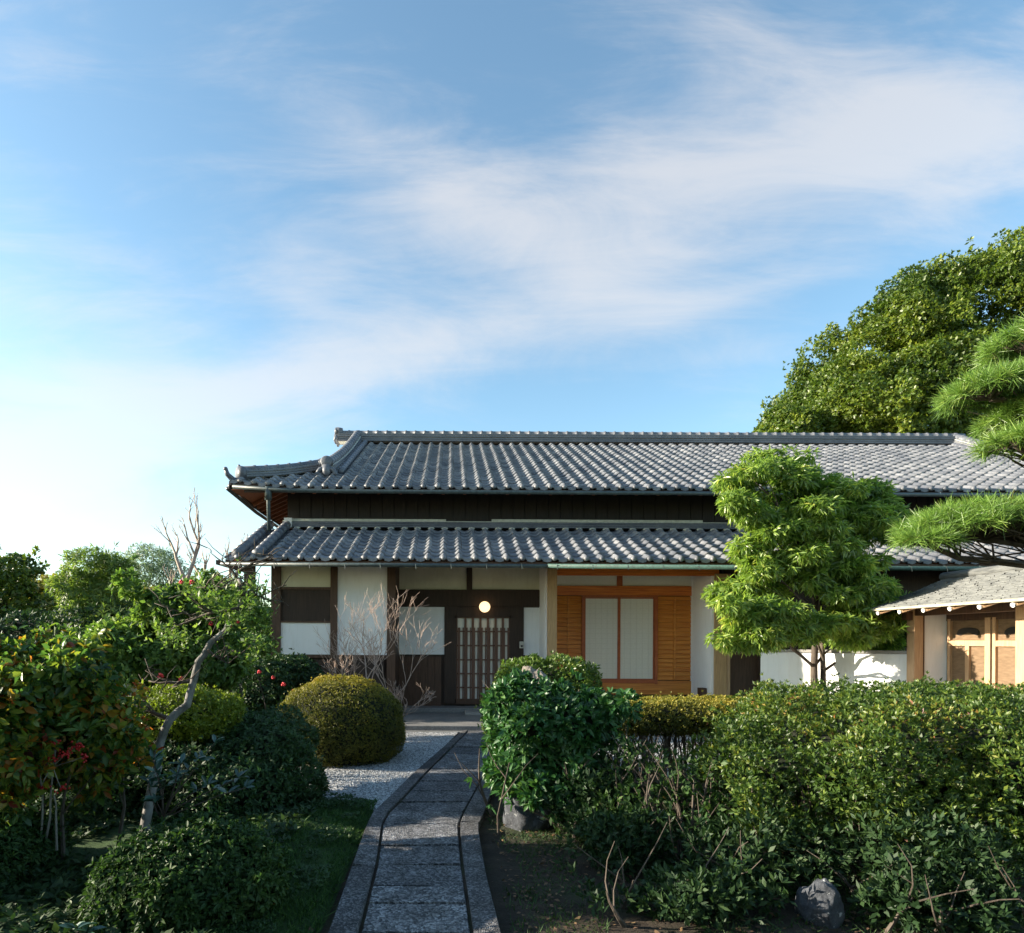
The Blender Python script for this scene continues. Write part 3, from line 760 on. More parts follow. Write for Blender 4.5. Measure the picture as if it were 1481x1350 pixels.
# courses where the lower roof meets the upper wall
ns = MB()
for l, (h_, w_) in enumerate(((.0, .20), (.042, .16), (.084, .12))): ns.prism((-3.5, LT_Y-.02, LT_Z+.02+h_), (15.5, LT_Y-.02, LT_Z+.02+h_), w_, .034)
ns.build('flashing_course', 'tile', house, bevel=.004)
MB().prism((-3.5, LT_Y-.03, LT_Z+.135), (15.5, LT_Y-.03, LT_Z+.135), .10, .014).build('mortar', 'mortar', house)
# pale scallops under the course
sc_ = MB(); sc_.ball((0, LT_Y-.13, LT_Z-.02), .075, 8, 4, (1, .35, .38)); so = sc_.build('eave_plaster', 'mortar', house, True)
for c in range(60):
    o = so if c == 0 else so.copy()
    if c: COL.objects.link(o)
    o.location.x = LX+.28*(c+2)+.23
MB().prism((LX+.05, LE_Y+.06, LE_Z-.085), (15.8, LE_Y+.06, LE_Z-.085), .045, .06).build('fascia', 'brown_wood', house)
r2 = rafter((0, LE_Y+.09, LE_Z-.105), (0, YR, LE_Z-.105+(YR-LE_Y-.09)*s2), .055, .07, 'brown_wood')
for i in range(34):
    o = r2 if i == 0 else r2.copy()
    if i: COL.objects.link(o)
    o.location.x = -3.2+i*.455
gu = MB(); gu.tube([(-4.02, LE_Y-.07, LE_Z-.125), (1.7, LE_Y-.07, LE_Z-.135)], .036, 8); gu.build('gutter', 'gutter', house, True)
gu = MB(); gu.tube([(1.72, LE_Y-.07, LE_Z-.135), (15.6, LE_Y-.07, LE_Z-.155)], .040, 8); gu.build('gutter', 'copper_gutter', house, True)
hk = MB()
for i in range(24): x = -3.7+i*.62; hk.tube([(x, LE_Y+.0, LE_Z-.08), (x, LE_Y-.11, LE_Z-.12), (x+.01, LE_Y-.11, LE_Z-.20)], .007, 5)
hk.build('gutter_hooks', 'gutter', house)
# beam carrying the lower eave, on short bracket, and the hanging board at the corner
MB().prism((-4.15, 11.55, 3.0), (15.5, 11.55, 3.0), .10, .09).build('eave_beam', 'dark_wood', house)
a_ = at(353, 815, 11.2); b_ = at(369, 852, 11.2)
MB().box(a_.x, 11.18, b_.z, b_.x, 11.24, a_.z).build('hanging_board', 'dark_wood', house, bevel=.008)
MB().prism((-4.12, 11.05, 2.95), (-4.12, 12.6, 2.97), .07, .08).build('eave_beam', 'dark_wood', house)

# --- walls, front-left bay
base_z = .28
MB().box(-3.42, YF+.10, 0, -1.05, 21, 3.4).build('wall', 'dark_wood', house)       # body
for (a0, b0, a1, b1, mt) in ((405, 819, 480, 850, 'cream_plaster'), (405, 851, 480, 900, 'dark_wood'), (404, 900, 480, 947, 'plaster'), (486, 819, 562, 948, 'plaster')):
    R('wall_panel', a0, b0, a1, b1, YF+.04, mt, .05)
def post(px0, px1, py0, py1, Y, mat='brown_wood', t=.14, name='post', front=0): return R(name, px0, py0, px1, py1, Y, mat, t, .006, front=front)
post(392, 405, 812, 1030, YF, 'brown_wood'); post(478, 487, 812, 1030, YF); post(560, 571, 812, 1035, YF)
R('beam', 392, 811, 571, 819, YF, 'dark_wood', .09, front=-.012)
R('beam', 405, 947, 560, 952, YF, 'brown_wood', .08, front=-.012)
R('beam', 405, 849, 478, 853, YF, 'brown_wood', .08, front=-.012); R('beam', 405, 898, 478, 901, YF, 'brown_wood', .08, front=-.012)
bb = MB(); xa = at(405, 0, YF).x; xb = at(560, 0, YF).x; k_ = 11
for i in range(k_): bb.box(xa+(xb-xa)*i/k_+.004, YF+.02, .1, xa+(xb-xa)*(i+1)/k_-.004, YF+.05+.004*(i % 2), at(0, 952, YF).z)
bb.build('wainscot', 'dark_wood', house)
MB().box(-3.5, YF-.03, 0, -1.0, YF+.12, .12).build('footing', 'stone_pale', house)

# --- entrance recess
xl = at(570, 0, YF).x; xr = at(794, 0, YF).x
MB().box(xl, YR+.06, 0, xr+.05, YR+.2, 3.5).build('wall', 'dark_wood', house)
RP = lambda a, b_, c, d, mt, f_=0: R('wall_panel', a, b_, c, d, YR+.03, mt, .04, front=f_)
RP(575, 812, 676, 853, 'cream_plaster'); RP(683, 812, 783, 853, 'cream_plaster'); RP(574, 878, 643, 947, 'plaster'); RP(757, 879, 781, 948, 'plaster')
post(643, 660, 853, 1018, YR, 'dark_wood', .1); post(675, 683, 812, 855, YR, 'dark_wood', .08, front=.01)
post(737, 757, 853, 1018, YR, 'dark_wood', .1); post(781, 785, 812, 1018, YR, 'brown_wood', .1, front=.02)
R('beam', 574, 853, 781, 878, YR, 'dark_wood', .08, front=.018); R('beam', 660, 878, 737, 893, YR, 'dark_wood', .08, front=.005)
bb = MB(); xa = at(574, 0, YR).x; xb = at(643, 0, YR).x
for i in range(7): bb.box(xa+(xb-xa)*i/7+.003, YR, .2, xa+(xb-xa)*(i+1)/7-.003, YR+.04+.003*(i % 2), at(0, 947, YR).z)
bb.build('wainscot', 'brown_wood', house); bb = MB()
xa = at(757, 0, YR).x; xb = at(781, 0, YR).x
for i in range(3): bb.box(xa+(xb-xa)*i/3+.003, YR, .2, xa+(xb-xa)*(i+1)/3-.003, YR+.04, at(0, 949, YR).z)
bb.build('wainscot', 'brown_wood', house)
# return walls of the recess
MB().box(xl-.06, YF+.14, .2, xl+.0, YR+.05, 3.4).build('return_wall', 'tan_wood', house)
zt_, zb_ = at(0, 870, YF).z, at(0, 949.5, 12.4).z
MB().box(xr+.01, YF+.10, zb_, xr+.06, YR+.05, 3.35).build('return_wall', 'plaster', house)
MB().box(xr+.0, YF+.10, .2, xr+.06, YR+.05, zb_).build('return_wall', 'brown_wood', house)
# lattice sliding door
door = R('door', 660, 893, 737, 1013, YR+.045, 'paper', .015)
lm = MB(); Yd = YR+.03
zx = lambda py: at(690, py, Yd).z; xx = lambda px: at(px, 950, Yd).x
z_top, z_mid, z_bot = zx(893.5), zx(908), zx(1013)
cen = [667.5, 678.2, 689, 700, 711, 722, 732.2]
edges = [660]+[ (a+b_)/2 for a, b_ in zip(cen[:-1], cen[1:])]+[737]
for e in edges: w_ = 1.6; lm.box(xx(e-w_), Yd-.02, z_bot, xx(e+w_), Yd+.012, z_top)
for c in cen:   # below the square heads: wider bars leave one broad and one narrow slit
    for (p, q) in ((-5.5, -2.0), (1.4, 3.1), (4.3, 5.4)): lm.box(xx(c+p), Yd-.012, z_bot, xx(c+q), Yd+.01, z_mid)
lm.build('lattice', 'lattice_wood', door)
lm = MB()
for py in (913.5, 934, 954.5, 974.5, 994.5): lm.box(xx(660), Yd-.03, zx(py+1), xx(737), Yd-.021, zx(py-1))
lm.build('crossbars', 'lattice_wood', door)
R('door_rail', 658, 1011, 739, 1019, YR, 'brown_wood', .05, parent=door); R('door_rail', 658, 890, 739, 894.5, YR, 'brown_wood', .05, parent=door)
# globe lamp and intercom
lp = at(701, 878, YR-.16)
arm = MB(); arm.tube([(lp.x, YR-.01, lp.z+.02), (lp.x, YR-.07, lp.z+.02)], [.06, .05], 12); arm.ball((lp.x, YR-.055, lp.z+.005), .052, 12, 8); lampo = arm.build('lamp', 'dark_wood', house, True)
gl = MB(); gl.ball(lp, .113, 24, 16); gl.build('globe', 'lamp_glass', lampo, True)
ic = at(754.5, 933, YR-.03); ib = MB().box(ic.x-.045, YR-.04, ic.z-.07, ic.x+.045, YR, ic.z+.07).build('intercom', 'box_grey', house, bevel=.006)
MB().box(ic.x-.02, YR-.046, ic.z-.045, ic.x+.02, YR-.0395, ic.z-.005).build('button', 'black_plastic', ib, bevel=.003)
# porch: low slab, stone sill step
MB().box(-1.75, 10.66, 0, 4.6, YR+.1, .12).build('porch_slab', 'porch', house, bevel=.012)
MB().box(-1.9, 10.60, 0, 4.7, 10.655, .035).build('porch_edge', 'stone_pale', house, bevel=.01)
MB().box(xl+.02, 12.55, .12, xr, YR+.05, .215).build('entrance_step', 'porch', house, bevel=.01)
a_ = at(672, 1030, 12.45); MB().box(a_.x, 12.15, .12, xr, 12.548, .175).build('entrance_step', 'stone_pale', house, bevel=.01)

# --- orange timber bay
YB = 13.0
x0, x1 = at(804, 0, YB).x, at(1004, 0, YB).x; xF0 = at(794, 0, YF).x; xF1 = at(1034, 0, YF).x
post(793, 805, 820, 1020, YF-.02, 'tan_wood', .16)
R('lintel', 805, 821, 1040, 833, YF, 'orange_wood', .10)
MB().box(x0-.1, YB+.06, 0, x1+.1, YB+.15, 3.4).build('wall', 'brown_wood', house)
R('transom_panel', 800, 828, 893, 848, YB+.02, 'paper', .03); R('transom_panel', 900, 828, 1004, 848, YB+.02, 'paper', .03)
R('transom_post', 892.5, 828, 900.5, 848, YB, 'red_wood', .05)
R('beam', 800, 847.5, 1004, 862, YB, 'orange_wood', .06, front=.02)
R('door_head', 842, 861, 950, 864.5, YB, 'red_wood', .05, front=.03)
za, zb2 = at(800, 862, YB).z, at(900, 984, YB).z; npl = 19
for (pa, pb) in ((800, 843), (949, 1004.5)):
    lv = MB()
    for i in range(npl):
        zz0 = zb2+(za-zb2)*i/npl; h_ = (za-zb2)/npl
        xa, xb = at(pa, 920, YB).x, at(pb, 920, YB).x
        n = len(lv.v); yo = YB+.035
        lv.v += [(xa, yo-.030, zz0+.006), (xb, yo-.030, zz0+.006), (xb, yo, zz0+h_), (xa, yo, zz0+h_), (xa, yo+.02, zz0), (xb, yo+.02, zz0), (xb, yo+.02, zz0+h_), (xa, yo+.02, zz0+h_)]
        lv.f += [(n, n+1, n+2, n+3), (n+4, n+5, n+1, n), (n+3, n+2, n+6, n+7)]
    lv.build('lap_boards', 'honey_wood', house)
for pa in (822, 976): R('batten', pa-1, 864, pa+.8, 984, YB, 'honey_wood', .04, front=.004)
for pa, pb in ((841.5, 845), (947, 950.5)): R('door_jamb', pa, 862, pb, 990, YB, 'red_wood', .05, front=.022)
for pa, pb in ((845, 895.5), (895.5, 947)):
    sh = R('shoji_door', pa, 864, pb, 983.5, YB+.03, 'paper', .01)
    lt = MB(); xa, xb = at(pa, 900, YB).x, at(pb, 900, YB).x; z0_, z1_ = at(900, 982, YB).z, at(900, 866, YB).z
    for i in range(1, 6): x = xa+(xb-xa)*i/6; lt.box(x-.0035, YB+.0225, z0_, x+.0035, YB+.0295, z1_)
    for i in range(1, 16): z = z0_+(z1_-z0_)*i/16; lt.box(xa+.02, YB+.024, z-.0035, xb-.02, YB+.0295, z+.0035)
    lt.build('lattice', 'paper_grid', sh)
    fr = MB(); e = .028
    fr.box(xa, YB+.005, z0_-.03, xa+e, YB+.029, z1_+.03); fr.box(xb-e, YB+.005, z0_-.03, xb, YB+.029, z1_+.03); fr.box(xa+e, YB+.006, z0_-.03, xb-e, YB+.029, z0_); fr.box(xa+e, YB+.006, z1_, xb-e, YB+.029, z1_+.02)
    fr.build('frame', 'red_wood', sh)
R('sill', 842, 983, 950, 988, YB, 'red_wood', .06, front=.04)
R('skirt_board', 800, 984.3, 1004, 1005, YB, 'honey_wood', .06, front=.012)
MB().box(x0-.1, YF+.35, .2, x1+.05, YB+.05, .38).build('veranda_floor', 'tan_wood', house, bevel=.006)
MB().box(xF1-.0, YF+.02, .15, xF1+.10, YB+.05, 3.3).build('return_wall', 'plaster', house)
rw = MB(); rw.box(x1+.0, YB-.03, .3, xF1+.02, YB+.06, 3.3); rw.build('wall', 'plaster', house)
bl = at(1015, 1004, 12.3); MB().box(bl.x-.05, 12.2, .2, bl.x+.06, 12.4, bl.z+.12).build('foot_block', 'brown_wood', house, bevel=.006)
# --- right of the bay: tan post, dark sliding door, dark boarded wall
post(1034, 1051, 830, 1030, YF-.02, 'tan_wood', .14); post(1052, 1056, 830, 1030, YF-.01, 'gate_wood', .1)
MB().box(at(1056, 0, YF).x, YF+.14, 0, 15.2, YF+.25, 3.4).build('wall', 'dark_wood', house)
R('dark_door', 1056, 880, 1102, 1012, YF+.08, 'brown_wood', .04)
post(1100, 1108, 830, 1030, YF, 'dark_wood', .12)
for i in range(7): xq = 7.2+i*1.2; MB().box(xq, YF, 0, xq+.12, YF+.15, 3.3).build('post', 'dark_wood', house, bevel=.006)
MB().box(6.2, YF+.02, 1.95, 15.2, YF+.12, 2.1).build('beam', 'dark_wood', house)

# ================================================================== garden walls
wl_ = thing('garden_wall', 'grey plaster garden wall with tile coping running left from the house corner post', 'wall', (-4.5, 13.4, 0))
MB().box(-8.5, 13.35, 0, -3.44, 13.55, 1.75).build('wall', 'cream_plaster', wl_)
cp = MB()
for sgy in (-1, 1): cp.quad((-8.5, 13.45, 2.05), (-3.44, 13.45, 2.05), (-3.44, 13.45+sgy*.35, 1.82), (-8.5, 13.45+sgy*.35, 1.82))
cp.build('coping', 'tile', wl_)
cp = MB()
for i in range(19): x = -8.4+i*.27; cp.tube([(x, 13.1, 1.86), (x, 13.45, 2.08)], .045, 7)
round_ridge(cp, [(-8.5, 13.45, 2.1), (-3.44, 13.45, 2.1)], .08); cp.build('coping_tiles', 'tile', wl_, True)

ww = thing('white_wall', 'low white plaster wall behind the broad leafy tree, ending at the gate post', 'wall', (6.5, 10.5, 0))
A_ = at(1100, 938, 12.0); B_ = at(1140, 938, 11.95); C_ = Vector((7.23, 9.82, 0)); A_ = at(1100, 938, 11.35); B_ = at(1140, 938, 10.95)
def wallseg(p, q, t, z0, z1, mat, name, ov=0):
    d = Vector((q[0]-p[0], q[1]-p[1], 0)); nrm = Vector((-d.y, d.x, 0)).normalized(); n_ = t
    v = [(p[0]-nrm.x*ov, p[1]-nrm.y*ov), (q[0]-nrm.x*ov, q[1]-nrm.y*ov), (q[0]+nrm.x*(n_+ov), q[1]+nrm.y*(n_+ov)), (p[0]+nrm.x*(n_+ov), p[1]+nrm.y*(n_+ov))]
    vv = [(a, b_, z0) for a, b_ in v]+[(a, b_, z1) for a, b_ in v]
    return link(name, vv, [(0, 3, 2, 1), (4, 5, 6, 7), (0, 1, 5, 4), (1, 2, 6, 5), (2, 3, 7, 6), (3, 0, 4, 7)], mat, ww)
wallseg((A_.x, 11.35), (B_.x, 10.95), .15, 0, 1.40, 'plaster', 'wall'); wallseg((B_.x, 10.95), (C_.x, C_.y), .15, 0, 1.40, 'plaster', 'wall')
wallseg((A_.x, 11.35), (B_.x, 10.95), .15, 1.402, 1.45, 'stone_pale', 'coping', .03); wallseg((B_.x, 10.95), (C_.x, C_.y), .15, 1.406, 1.454, 'stone_pale', 'coping', .03)

# ================================================================== gate
gate = thing('roofed_gate', 'wooden roofed garden gate with shingled roof and panelled doors at the right edge', 'gate', (7.7, 8.8, 0))
PX = 7.2; Y1, Y2 = 9.80, 7.92; DX = 7.72; EX = 6.56
for yb_ in (Y1, Y2): MB().box(PX, yb_-.16, 0, PX+.14, yb_, 2.2).build('post', 'gate_wood', gate, bevel=.006)
MB().box(PX+.14, Y1-.16, 0, PX+.16, Y1-.02, 2.1).build('post_trim', 'brown_wood', gate)
MB().box(PX+.16, Y1-.14, 0, DX, Y1-.08, 2.05).build('wall', 'plaster', gate)
MB().prism((PX+.07, 10.0, 2.075), (PX+.07, 6.5, 2.075), .12, .15).build('beam', 'brown_wood', gate)
MB().prism((DX+.05, 10.0, 2.20), (DX+.05, 6.5, 2.20), .12, .28).build('beam', 'dark_wood', gate)
MB().prism((PX-.1, Y1-.08, 2.0), (8.8, Y1-.08, 2.0), .1, .13).build('tie_beam', 'brown_wood', gate)
MB().box(DX-.01, 6.5, 1.92, DX+.03, Y1-.14, 2.08).build('lintel', 'brown_wood', gate)
dY = lambda px: DX*F/(px-CX)
for (pa, pb) in ((1372, 1434), (1437, 1514)):
    ya, yb_ = dY(pa), dY(pb)
    dr = MB().box(DX+.02, yb_, .25, DX+.04, ya, 1.95).build('door', 'gate_panel', gate)
    fr = MB(); e = .05
    ymid = (ya+yb_)/2 if pa > 1400 else dY(1400)
    for (q0, q1) in ((ya-.05, ya), (yb_, yb_+.09)): fr.box(DX-.02, q0, .2, DX+.019, q1, 1.95)
    fr.box(DX-.015, ymid-.035, .35, DX+.018, ymid+.035, 1.54)
    fr.box(DX-.017, yb_+.09, 1.54, DX+.019, ya-.05, 1.62); fr.box(DX-.017, yb_+.09, .20, DX+.019, ya-.05, .36)
    fr.build('frame', 'gate_wood', dr)
    # cut-out shape in the upper panel: two lobes joined over a notch
    pt = MB(); yc = (ya+yb_)/2+.03; poly = []
    for i in range(33):
        t = PI*2*i/32; hx = .17*math.cos(t); hz = .05*math.sin(t)
        w_ = .048+.050*abs(math.cos(t))**1.5
        zc = 1.765 - .035*(abs(hx)/.15)**1.3
        poly.append((DX+.0, yc+hx*1.15, zc+w_*math.sin(t)*(1 if math.sin(t) > 0 else .75)+ (0.012 if math.sin(t) < 0 else 0)*(1-abs(math.cos(t)))))
    pt.v = poly[:-1]; pt.f = [tuple(range(32))]
    pt.v += [(DX+.019, b2, c2) for a2, b2, c2 in poly[:-1]]
    pt.f += [(i, (i+1) % 32, 32+(i+1) % 32, 32+i) for i in range(32)]
    pt.build('cutout', 'black_plastic', dr)
# shingled roof, slightly hollow slope, both sides of the ridge
RX, RZ, EZ = 8.0, 2.62, 2.11
YA, YZ = 10.06, 6.3
NS = 26
def gz(t): return EZ+(RZ-EZ)*(t - .10*math.sin(PI*t))
sh = MB()
for i in range(NS):          # overlapping courses
    t0, t1 = i/NS, (i+1)/NS
    for sgx in (-1, 1):
        xa, xb = RX+sgx*(RX-EX)*(1-t0), RX+sgx*(RX-EX)*(1-t1)-sgx*.02
        ks = 34
        for j in range(ks):
            ya, yb_ = YZ+(YA-YZ)*j/ks, YZ+(YA-YZ)*(j+1)/ks; jz = random.uniform(-.003, .003); jx = random.uniform(-.012, .012)
            sh.quad((xa+jx, ya, gz(t0)+.016+jz), (xa+jx, yb_, gz(t0)+.016+jz), (xb, yb_, gz(t1)+.003+jz), (xb, ya, gz(t1)+.003+jz))
            sh.quad((xa+jx, ya, gz(t0)-.004), (xa+jx, yb_, gz(t0)-.004), (xa+jx, yb_, gz(t0)+.016+jz), (xa+jx, ya, gz(t0)+.016+jz))
sh.build('shingle_roof', 'shingle', gate)
eb = MB()
for sgx in (-1, 1):
    xe_ = RX+sgx*(RX-EX-.01); eb.prism((xe_, YA, EZ-.022), (xe_, YZ, EZ-.022), .05, .034)
    for y in (YA, YZ):
        q = [(RX+sgx*(RX-EX)*(1-t), y, gz(t)-.03) for t in (0, .25, .5, .75, 1)]
        for a, b_ in zip(q[:-1], q[1:]): eb.prism(a, b_, .04, .05)
eb.build('roof_edge', 'shingle_edge', gate)
rf_b = MB()
for sgx in (-1, 1):
    q = [(RX+sgx*(RX-EX-.04)*(1-t), gz(t)-.018) for t in (0, .25, .5, .75, 1)]
    for (xa, za_), (xb, zb_) in zip(q[:-1], q[1:]): rf_b.quad((xa, YA-.03, za_), (xa, YZ+.03, za_), (xb, YZ+.03, zb_), (xb, YA-.03, zb_))
rf_b.build('roof_boards', 'tan_wood', gate)
cr = MB(); cr.tube([(RX, YA+.03, RZ+.03), (RX, YZ, RZ+.03)], .07, 10); cr.build('ridge_cap', 'shingle', gate, True)
for i in range(9):
    y = EX*F*(1/617.3 - i*.0000777)
    rf = MB(); rf.tube([(EX+.03, y, EZ-.075), (RX, y, RZ-.115)], .028, 8); ro = rf.build('rafter', 'gate_wood', gate, True)
    re = MB(); re.tube([(EX+.015, y, EZ-.078), (EX+.032, y, EZ-.073)], .029, 12); re.build('rafter_cap', 'white_end', ro)

# ================================================================== ROCKS
def rock(name, label, c, r, mat, seed, sink=.1):
    t = thing(name, label, 'rock', (c[0], c[1], 0)) if False else None
    nu, nv = 72, 44; D = []
    for j in range(nv+1):
        for i in range(nu): ph = PI*j/nv; D.append((math.sin(ph)*math.cos(2*PI*i/nu), math.sin(ph)*math.sin(2*PI*i/nu), math.cos(ph)))
    D = np.array(D); n = vnoise(D*1.3+seed*7.1, seed)*.7+vnoise(D*3.1+seed, seed+2)*.35+vnoise(D*9+seed, seed+3)*.08
    # facets
    pl = unit(np.random.default_rng(seed).normal(size=(14, 3))); h = .78+.3*np.random.default_rng(seed+1).random(14)
    dd = D@pl.T; cut = np.min(np.where(dd > .2, h/np.maximum(dd, .2), 9), axis=1)
    rr = np.minimum(.62+.62*n, cut) - .10*np.abs(vnoise(D*5+seed*3, seed+7)-.5) - .05*np.abs(vnoise(D*13+seed*3, seed+8)-.5)
    Vv = np.array(c)+D*rr[:, None]*np.array(r)
    Fc = np.array([(j*nu+i, (j+1)*nu+i, (j+1)*nu+(i+1) % nu, j*nu+(i+1) % nu) for j in range(nv) for i in range(nu)])
    o = link_np(name, Vv, Fc, mat, None, False); tag(o, label, 'rock'); return o
p = at(778, 1010, 6.5); rock('garden_rock', 'tall pale pinkish rock poking out between the two leafy bushes beside the path', (p.x-.03, 6.5, .64), (.26, .24, .74), 'rock_tan', 4)
p = at(737, 1045, 6.3); rock('garden_rock', 'small tan rock low at the left of the glossy bush beside the path', (p.x+.03, 6.35, .42), (.17, .16, .50), 'rock_tan', 9)
p = gnd(770, 1215); rock('garden_rock', 'big blue grey boulder lying in shade beside the bend of the path', (p.x+.02, 5.42, .13), (.26, .30, .34), 'rock_grey', 17)
p = gnd(1205, 1345); rock('garden_rock', 'lichen spotted grey rock under the azalea hedge at lower right', (p.x, 3.58, .04), (.125, .14, .19), 'rock_grey', 12)
0 and rock('garden_rock', 'small tan rock half hidden below the crooked tree at left', (-2.05, 7.6, .55), (.2, .16, .62), 'rock_tan', 13)

# ================================================================== PLANTS
def shrub(name, label, cat, prims, mat, n, L, k=5, thick=.16, lump=(.07, .3), seed=1, shrink=.10, Wd=.42, out=.55, up=0.0, droop=0.0, six=False,
          spread=1.0, group=None, keep=None, stems=0, stem_h=None, stem_mat='bark_dark', bias=1.6, with_core=True, tone_bias=None, fold=.25, patch=.6):
    fn = union(prims, lump, seed); c = (fn.lo+fn.hi)/2
    t = thing(name, label, cat, (c[0], c[1], 0), group)
    P, N = sample(fn, n, thick, keep, bias)
    stray = rng.random(len(P)) < .05; P = P + N*(stray*rng.random(len(P))*L*2.2)[:, None]   # shoots that stand proud of the clipped face
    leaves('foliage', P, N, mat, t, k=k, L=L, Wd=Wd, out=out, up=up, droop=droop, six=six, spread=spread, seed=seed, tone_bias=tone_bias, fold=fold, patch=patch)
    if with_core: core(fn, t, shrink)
    if stems:
        mb = MB(); w_ = (fn.hi-fn.lo)
        for i in range(stems):
            x = fn.lo[0]+w_[0]*(.12+.76*random.random()); y = fn.lo[1]+w_[1]*(.2+.6*random.random())
            z1_ = stem_h or c[2]
            q = Vector((x+random.uniform(-.15, .15), y+random.uniform(-.12, .12), z1_)); b0 = Vector((x, y, 0))
            pp = branch_path(b0, q, .10, 4); mb.tube(pp, taper(random.uniform(.008, .02), .004, 5), 5)
            for _ in range(2):
                a_ = pp[random.randint(1, 3)]; mb.tube(branch_path(a_, a_+Vector((random.uniform(-.3, .3), random.uniform(-.2, .2), random.uniform(.15, .4))), .1, 3), taper(.006, .002, 4), 4)
        mb.build('stem', stem_mat, t)
    return t

# --- right side ---------------------------------------------------------------
shrub('azalea_hedge', 'broad clipped azalea hedge with yellow and orange leaves filling the right foreground', 'hedge',
      [rbox((2.9, 4.25, .28), (6.4, 6.6, 1.13), .26), ell((3.3, 4.05, .36), (.5, .3, .28)), ell((4.6, 4.05, .4), (.6, .3, .3)), rbox((2.45, 4.5, .5), (3.6, 6.0, 1.03), .26), ell((2.35, 4.8, .62), (.42, .5, .36)), ell((3.0, 4.25, .66), (.65, .32, .34)), ell((4.0, 4.2, .66), (.6, .34, .36)), ell((2.4, 4.4, .45), (.4, .3, .25))],
      'leaf_hedge', 36000, .038, k=6, thick=.34, lump=(.17, .22), seed=3, Wd=.36, out=.75, up=.25, stems=70, stem_h=.75, stem_mat='bark_dark', keep=lambda p: (p[:, 1] < 5.9) | (p[:, 2] > .8), shrink=.22)
shrub('clipped_hedge', 'low flat topped clipped hedge with sunlit golden top and bare stems before the orange bay', 'hedge',
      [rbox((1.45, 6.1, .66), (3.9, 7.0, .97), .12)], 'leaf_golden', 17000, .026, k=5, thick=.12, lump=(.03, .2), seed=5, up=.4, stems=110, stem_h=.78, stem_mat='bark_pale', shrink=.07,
      tone_bias=lambda p: -.12+.34*np.clip((p[:, 2]-.8)/.15, 0, 1))  # leaf tone lighter upward: the sunlit top is put into the colour
shrub('glossy_bush', 'dark glossy leaved bush with large leaves beside the path', 'bush',
      [ell((.70, 5.45, .86), (.34, .36, .36)), ell((1.06, 5.5, .86), (.38, .36, .36)), ell((.95, 5.5, .50), (.42, .36, .36)), ell((1.32, 5.5, .98), (.22, .26, .16)), ell((.60, 5.45, .62), (.22, .26, .28)), ell((.82, 5.45, 1.06), (.20, .2, .16)), ell((.92, 5.2, .34), (.26, .2, .2))],
      'leaf_glossy', 3900, .078, k=5, thick=.24, lump=(.17, .22), seed=8, Wd=.40, out=.7, six=True, up=.2, stems=14, stem_h=.6, shrink=.16)
shrub('small_leaf_bush', 'sunlit light green small leaved bush behind the pale rock near the entrance', 'bush',
      [ell((.98, 7.6, 1.0), (.42, .38, .40)), ell((1.42, 7.6, 1.06), (.40, .36, .34)), ell((.72, 7.5, .72), (.32, .34, .40)), ell((1.2, 7.6, .55), (.6, .4, .5))],
      'leaf_small', 7000, .042, k=5, thick=.16, lump=(.10, .22), seed=11, out=.8, up=.3, stems=16, stem_h=.9, stem_mat='bark_twig', shrink=.14)
shrub('fine_leaf_bush', 'thin dark twiggy bush with sparse leaves between the glossy bush and the hedge', 'bush',
      [ell((1.55, 5.0, .42), (.42, .4, .34)), ell((1.95, 4.7, .36), (.4, .36, .30)), ell((1.3, 4.6, .26), (.3, .3, .24))], 'leaf_low', 1300, .05, k=4, thick=.4, lump=(.18, .2), seed=12, out=.7, up=.2, stems=34, stem_h=.6, with_core=False, bias=1.0)
for i, (px, py, Y, nn_) in enumerate(((985, 1275, 4.0, 10), (1062, 1262, 3.75, 16), (880, 1240, 4.6, 12))):
    p = at(px, py, Y); n_ = Vector((0, -.4, 1)).normalized()
    t = thing('seedling', ['single pale leaved seedling in the dark soil right of the path', 'seedling with narrow green leaves under the hedge beside the grey rock', 'sparse seedling under the glossy bush in shade'][i], 'seedling', (p.x, Y, 0), 'seedlings in the shaded soil')
    base = np.array([[p.x+random.uniform(-.06, .06), Y+random.uniform(-.05, .05), p.z+random.uniform(-.05, .06)] for _ in range(nn_)])
    leaves('foliage', base, np.tile(np.array(n_), (nn_, 1)), 'leaf_hedge', t, k=4, L=.07, Wd=.4, out=.4, six=True)
    MB().tube(branch_path((p.x, Y, 0), (p.x, Y, p.z+.03), .08, 4), taper(.006, .003, 5), 5).build('stem', 'bark_dark', t)

for i, (x, y, rx, ry_, rz, lab) in enumerate(((1.25, 4.35, .42, .25, .20, 'straggly low undergrowth in shade just right of the boulder'), (2.05, 4.05, .5, .3, .26, 'straggly low undergrowth behind the lichened rock'), (2.9, 3.75, .5, .3, .30, 'straggly dark undergrowth at the bottom right corner'), (1.15, 5.0, .35, .25, .30, 'straggly undergrowth tucked under the glossy bush'), (1.35, 3.62, .45, .2, .12, 'low sparse undergrowth left of the lichened rock'), (2.75, 3.5, .45, .2, .16, 'low sparse undergrowth right of the lichened rock'))):
    shrub('undergrowth', lab, 'undergrowth', [ell((x, y, rz*.8), (rx, ry_, rz))], 'leaf_dark', 800, .055, k=4, thick=.4, lump=(.12, .16), seed=120+i, Wd=.35, out=.6, up=.3, with_core=False, stems=4, stem_h=.2, bias=1.0, keep=lambda p: p[:, 2] > .02, group='undergrowth beneath the azalea hedge')
